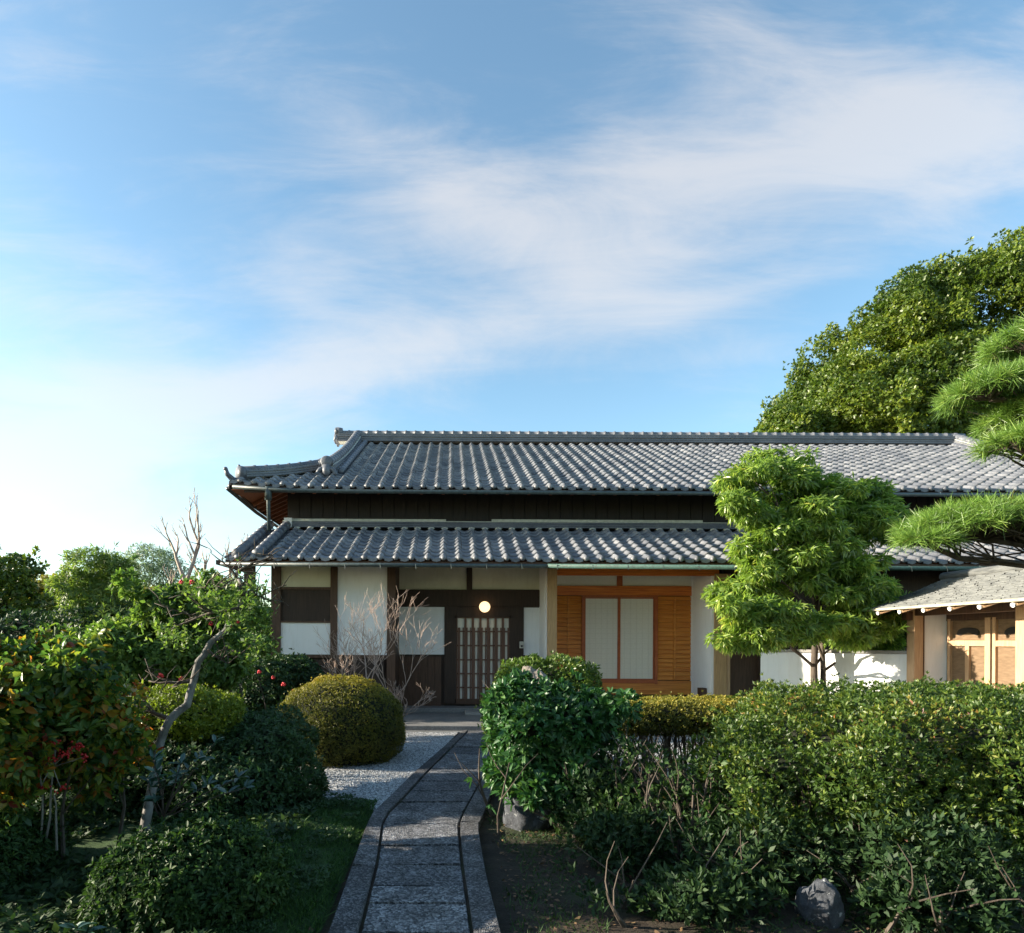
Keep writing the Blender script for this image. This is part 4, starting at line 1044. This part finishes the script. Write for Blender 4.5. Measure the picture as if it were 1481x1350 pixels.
# --- tree before the white wall
def tree(name, label, lobes, base, top, r0, leafmat_, n, L, k=6, Wd=.24, out=.5, droop=.4, up=0, thick=.35, lump=(.22, .5), seed=20, bark='bark_dark', trunks=1, twigs=80, six=False, cat='tree', bias=1.3, keep=None, group=None, patch=.6, psc=.35, tone_bias=None):
    t = thing(name, label, cat, base, group); fn = union(lobes, lump, seed)
    P, N = sample(fn, n, thick, keep, bias)
    leaves('crown', P, N, leafmat_, t, k=k, L=L, Wd=Wd, out=out, droop=droop, up=up, six=six, seed=seed, patch=patch, psc=psc, tone_bias=tone_bias)
    mb = MB(); base, top = Vector(base), Vector(top)
    tips = []
    for q in range(trunks):
        b0 = base+Vector((q*.17, q*.05, 0)); tp = top+Vector((q*.25, .1*q, -.3*q)); pp = branch_path(b0, tp, .04, 7); mb.tube(pp, taper(r0*(1-.25*q), r0*.25, 8), 8); tips.append(pp)
    many = len(lobes) > 40
    for i, lb in enumerate(lobes):
        if many and i % 5: continue
        c = Vector((lb.lo+lb.hi)/2); pp = tips[i % trunks]; a_ = pp[min(6, max(2, int(2+4*min(1, max(0, (c.z-base.z)/max(.1, top.z-base.z)))-1)))]
        bp = branch_path(a_, c, .12, 5); mb.tube(bp, taper(r0*.38, r0*.08, 6), 6)
        for _ in range(7 if many else int(twigs/len(lobes))):
            s_ = bp[random.randint(2, 5)]; j = random.randrange(len(P)); e = Vector(P[j])
            w = (Vector(lb.hi)-Vector(lb.lo)).length/2
            if (e-c).length < w*(2.2 if many else 1.1): mb.tube(branch_path(s_, e, .1, 3), taper(r0*.09, .003, 4), 4)
    mb.build('trunk', bark, t, True)
    return t
oak_px = [(1085, 668), (1130, 650), (1180, 655), (1235, 688), (1285, 730), (1298, 757), (1262, 795), (1300, 850), (1298, 895), (1275, 940), (1238, 938), (1215, 915), (1160, 930), (1130, 925), (1080, 945), (1042, 925), (1058, 890), (1030, 852), (1030, 825), (1080, 800), (1078, 752), (1068, 738), (1028, 718), (1038, 698)]
orng = random.Random(4); oak_lobes = []
while len(oak_lobes) < 165:
    qx, qy = orng.uniform(1015, 1310), orng.uniform(648, 966)
    if in_poly(np.array([[qx, qy]]), oak_px)[0]:
        w_ = orng.uniform(.10, .27); dq = orng.uniform(-.75, -.42) if qy > 872 and qx < 1215 else orng.uniform(-.42, .40)
        oak_lobes.append(ell(tuple(at(qx, qy, 10.2+dq)), (w_*1.25, w_, w_*orng.uniform(.45, .7))))
OY = 10.2; o_ = lambda px, py, rx, rz, dy=0, ry=.6: ell(tuple(at(px, py, OY+dy)), (rx*.86*OY/F, ry*.85, rz*.86*OY/F))
tree('broadleaf_tree', 'leafy young evergreen tree with drooping narrow leaves before the tiled roof', 
     oak_lobes,
     (at(1180, 960, OY+.12).x, OY+.12, 0), tuple(at(1165, 720, OY)), .070, 'leaf_oak', 12500, .122, k=6, Wd=.22, out=.5, droop=.42, thick=.34, lump=(.07, .16), seed=21, bark='bark_dark', trunks=2, twigs=150, six=True)
cam_tree = tree('camellia_tree', 'dark camellia with a few pink flowers in the shade left of the gate', [ell(tuple(at(1290, 905, 10.9)), (.55, .4, .42)), ell(tuple(at(1255, 915, 11.1)), (.5, .35, .35))],
     (7.5, 11.0, 0), (7.7, 11.0, 2.1), .05, 'leaf_dark', 2600, .075, k=5, Wd=.5, seed=23, thick=.25, lump=(.1, .3), droop=.1)
for px, py in ((1293, 885), (1253, 893), (1276, 897)):
    p = at(px, py, 10.45); fl = MB()
    for i in range(9): a = i*2*PI/9; fl.ball((p.x+.020*math.cos(a), p.y-.01, p.z+.020*math.sin(a)), .018, 6, 4, (1, .5, 1))
    fl.ball(p-Vector((0, .02, 0)), .02, 6, 4); fl.build('flower', 'flower_pink', cam_tree, True)

# --- pine reaching in from the right
pine = thing('pine_tree', 'pine with long bright needles reaching in from beyond the right edge', 'pine tree', (7.4, 6.2, 0))
tufts = []; pb = MB(); TM = 1.5
tr_top = Vector((6.6, 6.2, 5.4))
pb.tube(branch_path((7.4, 6.2, 0), tr_top, .05, 9), taper(.16, .06, 10), 10)
def pad(c, r, n, axis=None):
    c = Vector(c); root = Vector((6.9, 6.2, c.z-.25)); mid = c+Vector((0, 0, -r[2]*.5))
    bp = branch_path(root, mid, .06, 5); pb.tube(bp, taper(.05, .02, 6), 7)
    for i in range(int(n*TM)):
        th = random.uniform(0, 2*PI); rr = math.sqrt(random.random()); q = Vector((c.x+r[0]*rr*math.cos(th), c.y+r[1]*rr*math.sin(th), 0))
        q.z = c.z + r[2]*(math.sqrt(max(0, 1-rr*rr))*random.uniform(.55, 1)) - r[2]*.35
        d = Vector((q.x-c.x, q.y-c.y, 0))*.9/max(r[0], .01)+Vector((0, 0, .7))+Vector((random.gauss(0, .25), random.gauss(0, .25), 0))
        tufts.append((q, d.normalized()))
        if i % 2 == 0:
            s_ = bp[random.randint(2, 5)]; pb.tube(branch_path(s_, q, .12, 3), taper(.009, .004, 4), 4)
def ppad(px, py, Y, rx, rz, n, ry=.45): pad(at(px, py, Y), (rx*Y/F, ry, rz*Y/F), n)
ppad(1425, 757, 5.4, 118, 46, 230, .5); ppad(1500, 745, 5.5, 90, 40, 120); ppad(1340, 780, 5.3, 42, 16, 40, .25)
ppad(1492, 490, 5.2, 50, 40, 85, .4); ppad(1432, 562, 5.1, 52, 32, 95, .4); ppad(1492, 600, 5.2, 60, 45, 120, .4); ppad(1490, 545, 5.3, 52, 36, 80, .4); ppad(1468, 635, 5.0, 34, 18, 40, .3)
pb.build('trunk', 'bark_dark', pine, True)
K = 46; n = len(tufts); P = np.repeat(np.array([t[0] for t in tufts]), K, 0); Dd = np.repeat(np.array([t[1] for t in tufts]), K, 0)
M = n*K; R_ = unit(rng.normal(size=(M, 3))); D = unit(Dd*.55+R_*.85); l = .115*(.7+.5*rng.random((M, 1))); Bq = P-Dd*(rng.random((M, 1))*.06)
Wv = unit(np.cross(D, rng.normal(size=(M, 3))))*.0023
T_ = Bq+D*l; T_[:, 2:] -= l*.06
Vv = np.stack([Bq-Wv, Bq+Wv, T_+Wv*.3, T_-Wv*.3], 1).reshape(-1, 3)
link_np('needles', Vv, np.arange(M*4).reshape(-1, 4), 'needle', pine, False, np.clip(np.repeat(rng.random(n), K)*.5+rng.random(M)*.5, 0, 1))

# --- big evergreens behind the house
def far(px, py, Y, rx, rz, ry): return ell(tuple(at(px, py, Y)), (rx*Y/F, ry, rz*Y/F))
tree('evergreen_tree', 'huge dense dome shaped evergreen tree rising behind the tiled roof', 
     [far(1470, 490, 30, 130, 112, 5), far(1365, 455, 30, 80, 66, 3.5), far(1290, 535, 30, 92, 88, 4), far(1210, 590, 29, 66, 78, 3.5), far(1340, 590, 28, 120, 100, 4), far(1445, 440, 31, 90, 60, 4), far(1500, 560, 29, 120, 120, 4),
      far(1160, 630, 29, 40, 58, 2.5), far(1250, 625, 28, 100, 66, 3.5)],
     tuple(Vector((24, 31, 0))), (24, 30.5, 13), .6, 'leaf_forest', 100000, .145, k=5, Wd=.5, out=.6, droop=.05, thick=1.1, lump=(1.2, 1.1), seed=31, twigs=60, bias=1.0, keep=lambda p: (p[:, 1] < 31.5) & (p[:, 2] > 7.5), patch=1.0, psc=2.2)
tree('evergreen_tree', 'lower evergreen tree at the left foot of the big dome behind the ridge', [far(1135, 640, 27, 42, 46, 2), far(1105, 655, 27, 26, 38, 1.5)],
     (14.5, 27, 0), (14.5, 27, 9), .3, 'leaf_forest', 6500, .16, k=5, Wd=.5, out=.6, droop=.05, thick=.8, lump=(.5, .9), seed=33, twigs=20, keep=lambda p: p[:, 2] > 6.5)

# --- left side -----------------------------------------------------------------
c = gnd(497, 1092); 
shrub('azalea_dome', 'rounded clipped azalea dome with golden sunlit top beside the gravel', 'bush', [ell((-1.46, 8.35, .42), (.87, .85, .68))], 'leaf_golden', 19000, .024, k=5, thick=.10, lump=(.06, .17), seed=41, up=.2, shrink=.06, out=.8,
      tone_bias=lambda p: -.18+.55*np.clip((p[:, 2]-.72)/.35, 0, 1), keep=lambda p: p[:, 2] > 0)  # golden new growth and the sunlit top, both put into leaf tone by height
# bare twiggy tree
def bare(name, label, base, stems, mat, seed, levels=4, spread=.55, ratio=.72, r0=.02, cat='tree'):
    random.seed(seed); t = thing(name, label, cat, base); mb = MB()
    def grow(p, d, L, r, lv):
        n = 4; pts = [p]; q = p.copy(); dd = d.copy()
        for i in range(n):
            dd = (dd+Vector((random.gauss(0, .10), random.gauss(0, .10), random.gauss(.03, .07)))).normalized(); q = q+dd*L/n; pts.append(q.copy())
        mb.tube(pts, taper(max(r, .0026), max(r*.66, .0018), n+1), 6 if lv < 2 else 4)
        if lv >= levels: return
        kids = random.randint(2, 3)+(1 if lv == 1 else 0)
        for i in range(kids):
            s_ = pts[random.randint(2, n)] if i else pts[-1]
            nd = (dd+Vector((random.gauss(0, spread), random.gauss(0, spread), random.gauss(.12, spread*.5)))).normalized()
            grow(s_, nd, L*ratio*random.uniform(.65, 1.1), r*.55, lv+1)
    for (off, d, L, r) in stems: grow(Vector(base)+Vector(off), Vector(d).normalized(), L, r, 0)
    mb.build('branches', mat, t); random.seed(seed+100); return t
b0 = at(528, 1000, 9.9)
bare('bare_tree', 'leafless pale twiggy shrub in front of the white wall panels', (b0.x, 9.9, 0),
     [((0, 0, 0), (-.03, 0, 1), .95, .020), ((.34, .1, 0), (.16, 0, 1), .72, .015), ((-.30, .1, 0), (.02, 0, 1), .62, .014), ((-.12, -.1, 0), (-.25, -.1, 1), .5, .011), ((.40, 0, 0), (.55, -.1, 1), .42, .011),], 'bark_red', 9, 5, .44, .80, r0=.02)
p0 = at(295, 850, 15)
bare('pollarded_tree', 'bare pollarded tree with stubby limbs against the sky left of the house', (p0.x, 15, 0),
     [((0, 0, 0), (.04, 0, 1), 2.1, .13), ((-.1, 0, 1.0), (-.34, 0, 1), 1.8, .10), ((.1, 0, 1.1), (.42, 0, 1), 1.6, .09)], 'bark_twig', 16, 5, .30, .60)

# crooked old tree in the left garden
ct = thing('crooked_tree', 'old crooked tree with pale leaning trunk and thin branches at left', 'tree', tuple(at(215, 1150, 4.9)))
pts = [gnd(205, 1235)]+[at(x, y, Y) for x, y, Y in ((212, 1190, 4.7), (228, 1110, 4.8), (233, 1075, 4.9), (246, 1042, 4.9), (270, 1018, 4.95), (281, 985, 5.0), (288, 958, 5.0), (305, 932, 5.05), (326, 910, 5.1), (345, 885, 5.1), (352, 868, 5.1), (350, 845, 5.1), (340, 825, 5.1))]
mb = MB(); pts_s = []
for a_, b_ in zip(pts[:-1], pts[1:]):
    for t_ in (0, .5): pts_s.append(a_.lerp(b_, t_)+Vector((random.gauss(0, .010), 0, random.gauss(0, .010))))
mb.tube(pts_s, [.038-.0008*i for i in range(len(pts_s))][:len(pts_s)], 10); mb.build('trunk', 'bark_mottled', ct, True)
mb = MB(); random.seed(77)
def limb(a, b_, r, sub=6, ln=.28):
    pp = branch_path(a, b_, .10, 6); mb.tube(pp, taper(r, r*.3, 7), 6)
    for _ in range(sub):
        s_ = pp[random.randint(1, 6)]; e = s_+Vector((random.uniform(-ln, ln), random.uniform(-.15, .15), random.uniform(-.08, ln*.8))); q = branch_path(s_, e, .15, 3); mb.tube(q, taper(r*.4, .003, 4), 5)
        for _ in range(2): s2_ = q[random.randint(1, 3)]; mb.tube(branch_path(s2_, s2_+Vector((random.uniform(-.16, .16), random.uniform(-.1, .1), random.uniform(-.05, .16))), .1, 2), taper(.004, .002, 3), 4)
T = lambda x, y, Y=5.0: at(x, y, Y)
limb(T(350, 850), T(285, 850), .018); limb(T(350, 880), T(240, 915), .018); limb(T(345, 826), T(395, 805), .014, 5, .2); limb(T(348, 860), T(392, 870), .014, 6, .25)
limb(T(281, 985), T(215, 985), .016); limb(T(246, 1042), T(195, 1020), .022); limb(T(300, 940), T(330, 960), .012); limb(T(342, 835), T(305, 800), .012, 5, .2)
mb.build('branches', 'bark_dark', ct, True)
P = []
for (x, y, rx, ry_, n_) in ((300, 860, 55, 20, 150), (355, 865, 35, 35, 190), (250, 920, 60, 25, 120), (370, 930, 30, 30, 80), (335, 890, 25, 25, 90)):
    for _ in range(n_): P.append(at(x+random.gauss(0, rx*.5), y+random.gauss(0, ry_*.5), 5.0+random.gauss(0, .15)))
P = np.array(P); leaves('foliage', P, unit(rng.normal(size=P.shape)*.4+np.array([0, -.3, .8])), 'leaf_mid', ct, k=3, L=.045, Wd=.45, out=.6)

def sh(name, label, blobs, mat, n, L, seed, **kw):
    prims = []
    for (px, py, Y, rx, rz, ry) in blobs: prims.append(ell(tuple(at(px, py, Y)), (rx*Y/F, ry, rz*Y/F)))
    return shrub(name, label, kw.pop('cat', 'bush'), prims, mat, n, L, seed=seed, **kw)
sh('autumn_shrub', 'large leaved shrub turning red orange and yellow at the far left edge', [(40, 1000, 4.2, 90, 65, .5), (-60, 980, 4.2, 80, 65, .5), (110, 1015, 4.4, 45, 45, .35), (20, 1090, 4.2, 90, 55, .5), (110, 1075, 4.3, 55, 45, .35), (20, 955, 4.6, 60, 30, .3)],
   'leaf_autumn', 7000, .066, 51, with_core=False, bias=1.0, k=4, thick=.5, lump=(.27, .24), Wd=.55, out=.6, six=True, up=.1, stems=14, stem_h=.7, shrink=.24)
green_shrub = sh('bushy_shrub', 'tall fresh green shrub in the middle of the left garden catching sun', [(245, 885, 7.0, 60, 42, .4), (195, 930, 7.0, 55, 36, .4), (310, 905, 7.1, 48, 42, .4), (260, 950, 6.9, 85, 45, .4), (150, 945, 6.9, 46, 32, .4), (262, 858, 7.1, 32, 22, .3)],
   'leaf_mid', 7000, .075, 52, k=5, thick=.34, lump=(.34, .32), Wd=.42, out=.5, six=True, stems=14, stem_h=1.2, shrink=.4)
sh('bushy_shrub', 'greyish green shrub standing against the house corner post at left', [(350, 900, 10.1, 34, 48, .5), (330, 935, 10.0, 50, 46, .4), (372, 950, 10.0, 28, 40, .4), (318, 870, 10.3, 30, 26, .4)],
   'leaf_mid', 4200, .06, 53, k=5, thick=.3, lump=(.25, .35), Wd=.35, out=.5, stems=10, stem_h=1.2, shrink=.35)
cam_bush = sh('camellia_bush', 'dark camellia bush with red flowers behind the clipped dome', [(425, 985, 9.4, 42, 38, .5), (385, 1010, 9.0, 50, 60, .5), (450, 1010, 9.3, 25, 40, .4)], 'leaf_dark', 4200, .06, 54, k=5, thick=.24, lump=(.12, .3), Wd=.45, six=True, shrink=.22)
sh('lime_bush', 'bright yellow green clipped bush sunlit behind the crooked trunk', [(265, 1030, 6.0, 88, 40, .5), (205, 1035, 5.9, 42, 36, .4)], 'leaf_lime', 6500, .034, 55, k=5, thick=.14, lump=(.07, .25), shrink=.12, up=.3, tone_bias=lambda p: -.1+0*p[:, 0])
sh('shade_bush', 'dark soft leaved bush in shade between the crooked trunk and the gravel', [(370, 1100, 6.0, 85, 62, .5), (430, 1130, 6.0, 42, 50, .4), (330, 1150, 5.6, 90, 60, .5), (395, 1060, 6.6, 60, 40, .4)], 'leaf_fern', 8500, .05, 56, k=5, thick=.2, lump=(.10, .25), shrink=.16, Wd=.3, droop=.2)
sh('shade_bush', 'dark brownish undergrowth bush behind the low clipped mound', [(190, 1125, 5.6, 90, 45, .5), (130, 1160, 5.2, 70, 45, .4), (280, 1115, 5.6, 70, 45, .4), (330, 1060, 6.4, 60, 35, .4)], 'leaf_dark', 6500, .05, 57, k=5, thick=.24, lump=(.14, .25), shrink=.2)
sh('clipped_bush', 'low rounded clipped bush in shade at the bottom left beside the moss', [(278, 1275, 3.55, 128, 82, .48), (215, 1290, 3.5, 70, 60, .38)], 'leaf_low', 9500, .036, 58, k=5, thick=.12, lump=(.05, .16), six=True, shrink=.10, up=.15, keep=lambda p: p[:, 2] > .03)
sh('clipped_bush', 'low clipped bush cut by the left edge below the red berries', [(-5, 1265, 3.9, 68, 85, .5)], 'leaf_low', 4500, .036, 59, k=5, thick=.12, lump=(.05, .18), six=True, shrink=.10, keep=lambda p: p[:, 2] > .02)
sh('yellow_hedge', 'long olive yellow hedge in the distance at far left', [(60, 875, 26, 75, 38, 2), (-40, 880, 26, 70, 34, 2), (130, 880, 27, 60, 34, 2), (210, 890, 27, 70, 36, 2), (300, 895, 27, 70, 34, 2)], 'leaf_yellow', 8000, .22, 60, k=4, thick=.8, lump=(.5, 1.2), shrink=.5, cat='hedge')
sh('hedge', 'dark green hedge mass before the yellow hedge at left', [(30, 930, 13, 110, 48, 1.2), (-90, 915, 13, 90, 55, 1.2), (150, 930, 12.5, 90, 42, 1), (260, 925, 12, 80, 45, 1), (350, 930, 13, 60, 42, .8)], 'leaf_dark', 9000, .10, 61, k=5, thick=.5, lump=(.3, .6), shrink=.3, cat='hedge')
tree('bamboo_clump', 'feathery light green bamboo clump rising against the sky at left', [ell(tuple(at(140, 815, 13)), (.42, .5, .45)), ell(tuple(at(130, 860, 13)), (.48, .5, .6)), ell(tuple(at(165, 870, 13)), (.5, .5, .7)), ell(tuple(at(130, 910, 12.6)), (.7, .6, .5)), ell(tuple(at(150, 800, 13)), (.25, .3, .25))],
     (-7.2, 13, 0), (-7.3, 13, 2.9), .04, 'leaf_bamboo', 3600, .14, k=5, Wd=.18, droop=.35, thick=.5, lump=(.42, .45), seed=62, bark='bark_dark', trunks=2, cat='bamboo', twigs=40)
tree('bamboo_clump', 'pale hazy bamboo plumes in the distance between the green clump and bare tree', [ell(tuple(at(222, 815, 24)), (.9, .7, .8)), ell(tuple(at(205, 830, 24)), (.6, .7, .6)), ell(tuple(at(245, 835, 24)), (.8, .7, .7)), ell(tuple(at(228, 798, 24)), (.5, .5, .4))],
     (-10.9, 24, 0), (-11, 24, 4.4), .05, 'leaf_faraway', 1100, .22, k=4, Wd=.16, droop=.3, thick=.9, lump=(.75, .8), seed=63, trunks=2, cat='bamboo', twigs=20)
tree('round_tree', 'small dark rounded tree on the skyline cut by the left edge', [ell(tuple(at(5, 838, 15)), (.75, .6, .62)), ell(tuple(at(32, 850, 15)), (.35, .4, .3)), ell(tuple(at(10, 870, 15)), (.9, .5, .5))],
     (-10.9, 15, 0), (-10.9, 15, 2.5), .07, 'leaf_forest', 1700, .12, k=5, Wd=.5, seed=64, droop=.1, thick=.5, lump=(.42, .42), twigs=20)
# off-frame garden belt to the left that shades the path
for i, (x, y, rx, ry_, h) in enumerate(((-7.6, 3.6, 1.2, 1.6, 1.35), (-7.4, 6.6, 1.0, 1.3, 1.3), (-9.6, 9.2, 1.2, 1.4, 1.4), (-5.0, 1.2, 1.4, 1.6, 1.5))):
    shrub('border_shrub', ['rounded evergreen shrub standing past the autumn shrub', 'rounded evergreen shrub beyond the red berries', 'evergreen shrub far left before the dark hedge', 'evergreen shrub nearest the camera on the left'][i], 'bush', [ell((x, y, h*.5), (rx, ry_, h*.55))], 'leaf_dark', 3500, .09, k=5, thick=.3, lump=(.2, .4), seed=70+i, shrink=.25)

# red berried nandina, aucuba sprays, camellia blossoms
nd = thing('berry_shrub', 'thin stemmed shrub with clusters of red berries at lower left', 'shrub', tuple(gnd(68, 1240)))
mb = MB(); br = MB()
for (bx, by, tx, ty) in ((55, 1240, 57, 1120), (67, 1245, 80, 1085), (82, 1230, 78, 1150)): mb.tube(branch_path(at(bx, by, 4.0), at(tx, ty, 4.0), .04, 5), taper(.008, .005, 6), 6)
for (cx_, cy_, n_) in ((58, 1078, 34), (76, 1072, 30), (74, 1098, 34), (95, 1090, 22), (112, 1080, 26), (120, 1095, 14), (60, 1138, 16), (88, 1140, 14), (25, 1075, 20)):
    c0 = at(cx_, cy_, 3.95)
    br = MB()
    for _ in range(n_): br.ball(c0+Vector((random.gauss(0, .022), random.gauss(0, .014), random.gauss(0, .012))), .0075, 6, 4)
    br.build('berry_cluster', 'berry', nd, True)
    mb.tube(branch_path(at(76, 1110, 4.0), c0, .1, 3), taper(.004, .002, 4), 4)
mb.build('stem', 'bark_pale', nd)
P = np.array([at(85+random.gauss(0, 28), 1050+random.gauss(0, 8), 4.0+random.gauss(0, .08)) for _ in range(46)]); leaves('foliage', P, np.tile([0, -.3, .9], (len(P), 1)), 'leaf_mid', nd, k=5, L=.085, Wd=.3, out=.5, six=True)
au = thing('aucuba_shrub', 'small shrub with glossy blue green leaves on slanting twigs before the crooked trunk', 'shrub', tuple(at(230, 1180, 4.2)))
P = []; mb = MB()
for (tx, ty) in ((285, 1098), (262, 1105), (310, 1075), (240, 1128), (215, 1130), (225, 1110), (345, 1125), (225, 1155), (355, 1140), (265, 1120), (300, 1135), (222, 1100)):
    e = at(tx, ty, 4.2+random.uniform(-.1, .1)); P += [e, e.lerp(at(235, 1175, 4.2), .22)]; mb.tube(branch_path(at(235, 1185, 4.25), e, .08, 4), taper(.006, .003, 5), 5)
mb.build('stem', 'bark_dark', au); P = np.array(P); leaves('foliage', P, np.tile([.1, -.35, .9], (len(P), 1)), 'leaf_blue', au, k=6, L=.085, Wd=.36, out=.5, six=True)
au2 = thing('low_plant', 'tiny blue green leaved plant at the bottom edge on the left', 'plant', tuple(gnd(115, 1400)))
P = np.array([at(112, 1343, 3.0), at(125, 1348, 3.0), at(100, 1352, 3.05)]); leaves('foliage', P, np.tile([0, -.2, .9], (3, 1)), 'leaf_blue', au2, k=6, L=.07, Wd=.4, out=.3, six=True)
MB().tube([gnd(115, 1400), at(112, 1348, 3.0)], .004, 5).build('stem', 'bark_dark', au2)
for (par, spots, Yq) in ((cam_bush, ((395, 980), (375, 972), (425, 1000), (410, 990)), 8.5), (green_shrub, ((245, 990), (262, 982), (232, 978)), 6.3), (green_shrub, ((262, 842), (277, 842), (305, 902), (330, 906), (342, 900)), 6.6)):
    for px, py in spots:
        p = at(px, py, Yq); fl = MB(); rs = random.uniform(.75, 1.05)
        for i in range(7): a = i*2*PI/7+random.random(); fl.ball((p.x+.019*rs*math.cos(a), p.y-.012*math.sin(a*1.7), p.z+.019*rs*math.sin(a)), .017*rs, 6, 4, (1, .6, .8))
        fl.build('flower', 'flower_red', par, True)

# unseen trees added behind and above camera to keep the near ground in shade
for i, (x, y, lab) in enumerate(((-3.6, -2.6, 'unseen spreading tree added for shade behind the viewpoint on the left of the path'), (4.6, -2.8, 'unseen spreading tree added for shade behind the viewpoint on the right of the path'))):
    tree('shade_tree', lab, [ell((x, y+.4, 5.2), (2.8, 2.4, 1.0)), ell((x*.4, y, 5.8), (2.2, 2.2, 1.0)), ell((x*1.3, y-1, 4.8), (2.2, 2.2, 1.2)), ell((x*.75, -.4, 4.3), (3.0, 1.1, .6))], (x, y, 0), (x, y, 5.4), .18, 'leaf_dark', 5000, .24, k=5, Wd=.5, thick=.7, lump=(.3, .9), seed=90+i, twigs=30, bark='bark_dark')

shrub('shade_hedge', 'unseen tall dark hedge added behind the viewpoint to block low sky light', 'hedge', [rbox((-7, -4.6, 0), (-.9, -3.6, 3.0), .3), rbox((1.0, -4.6, 0), (7, -3.6, 3.0), .3)], 'leaf_dark', 5000, .14, k=5, thick=.2, lump=(.1, .5), seed=140, shrink=.12, with_core=False)  # unseen hedge added to cut low sky light on the foreground
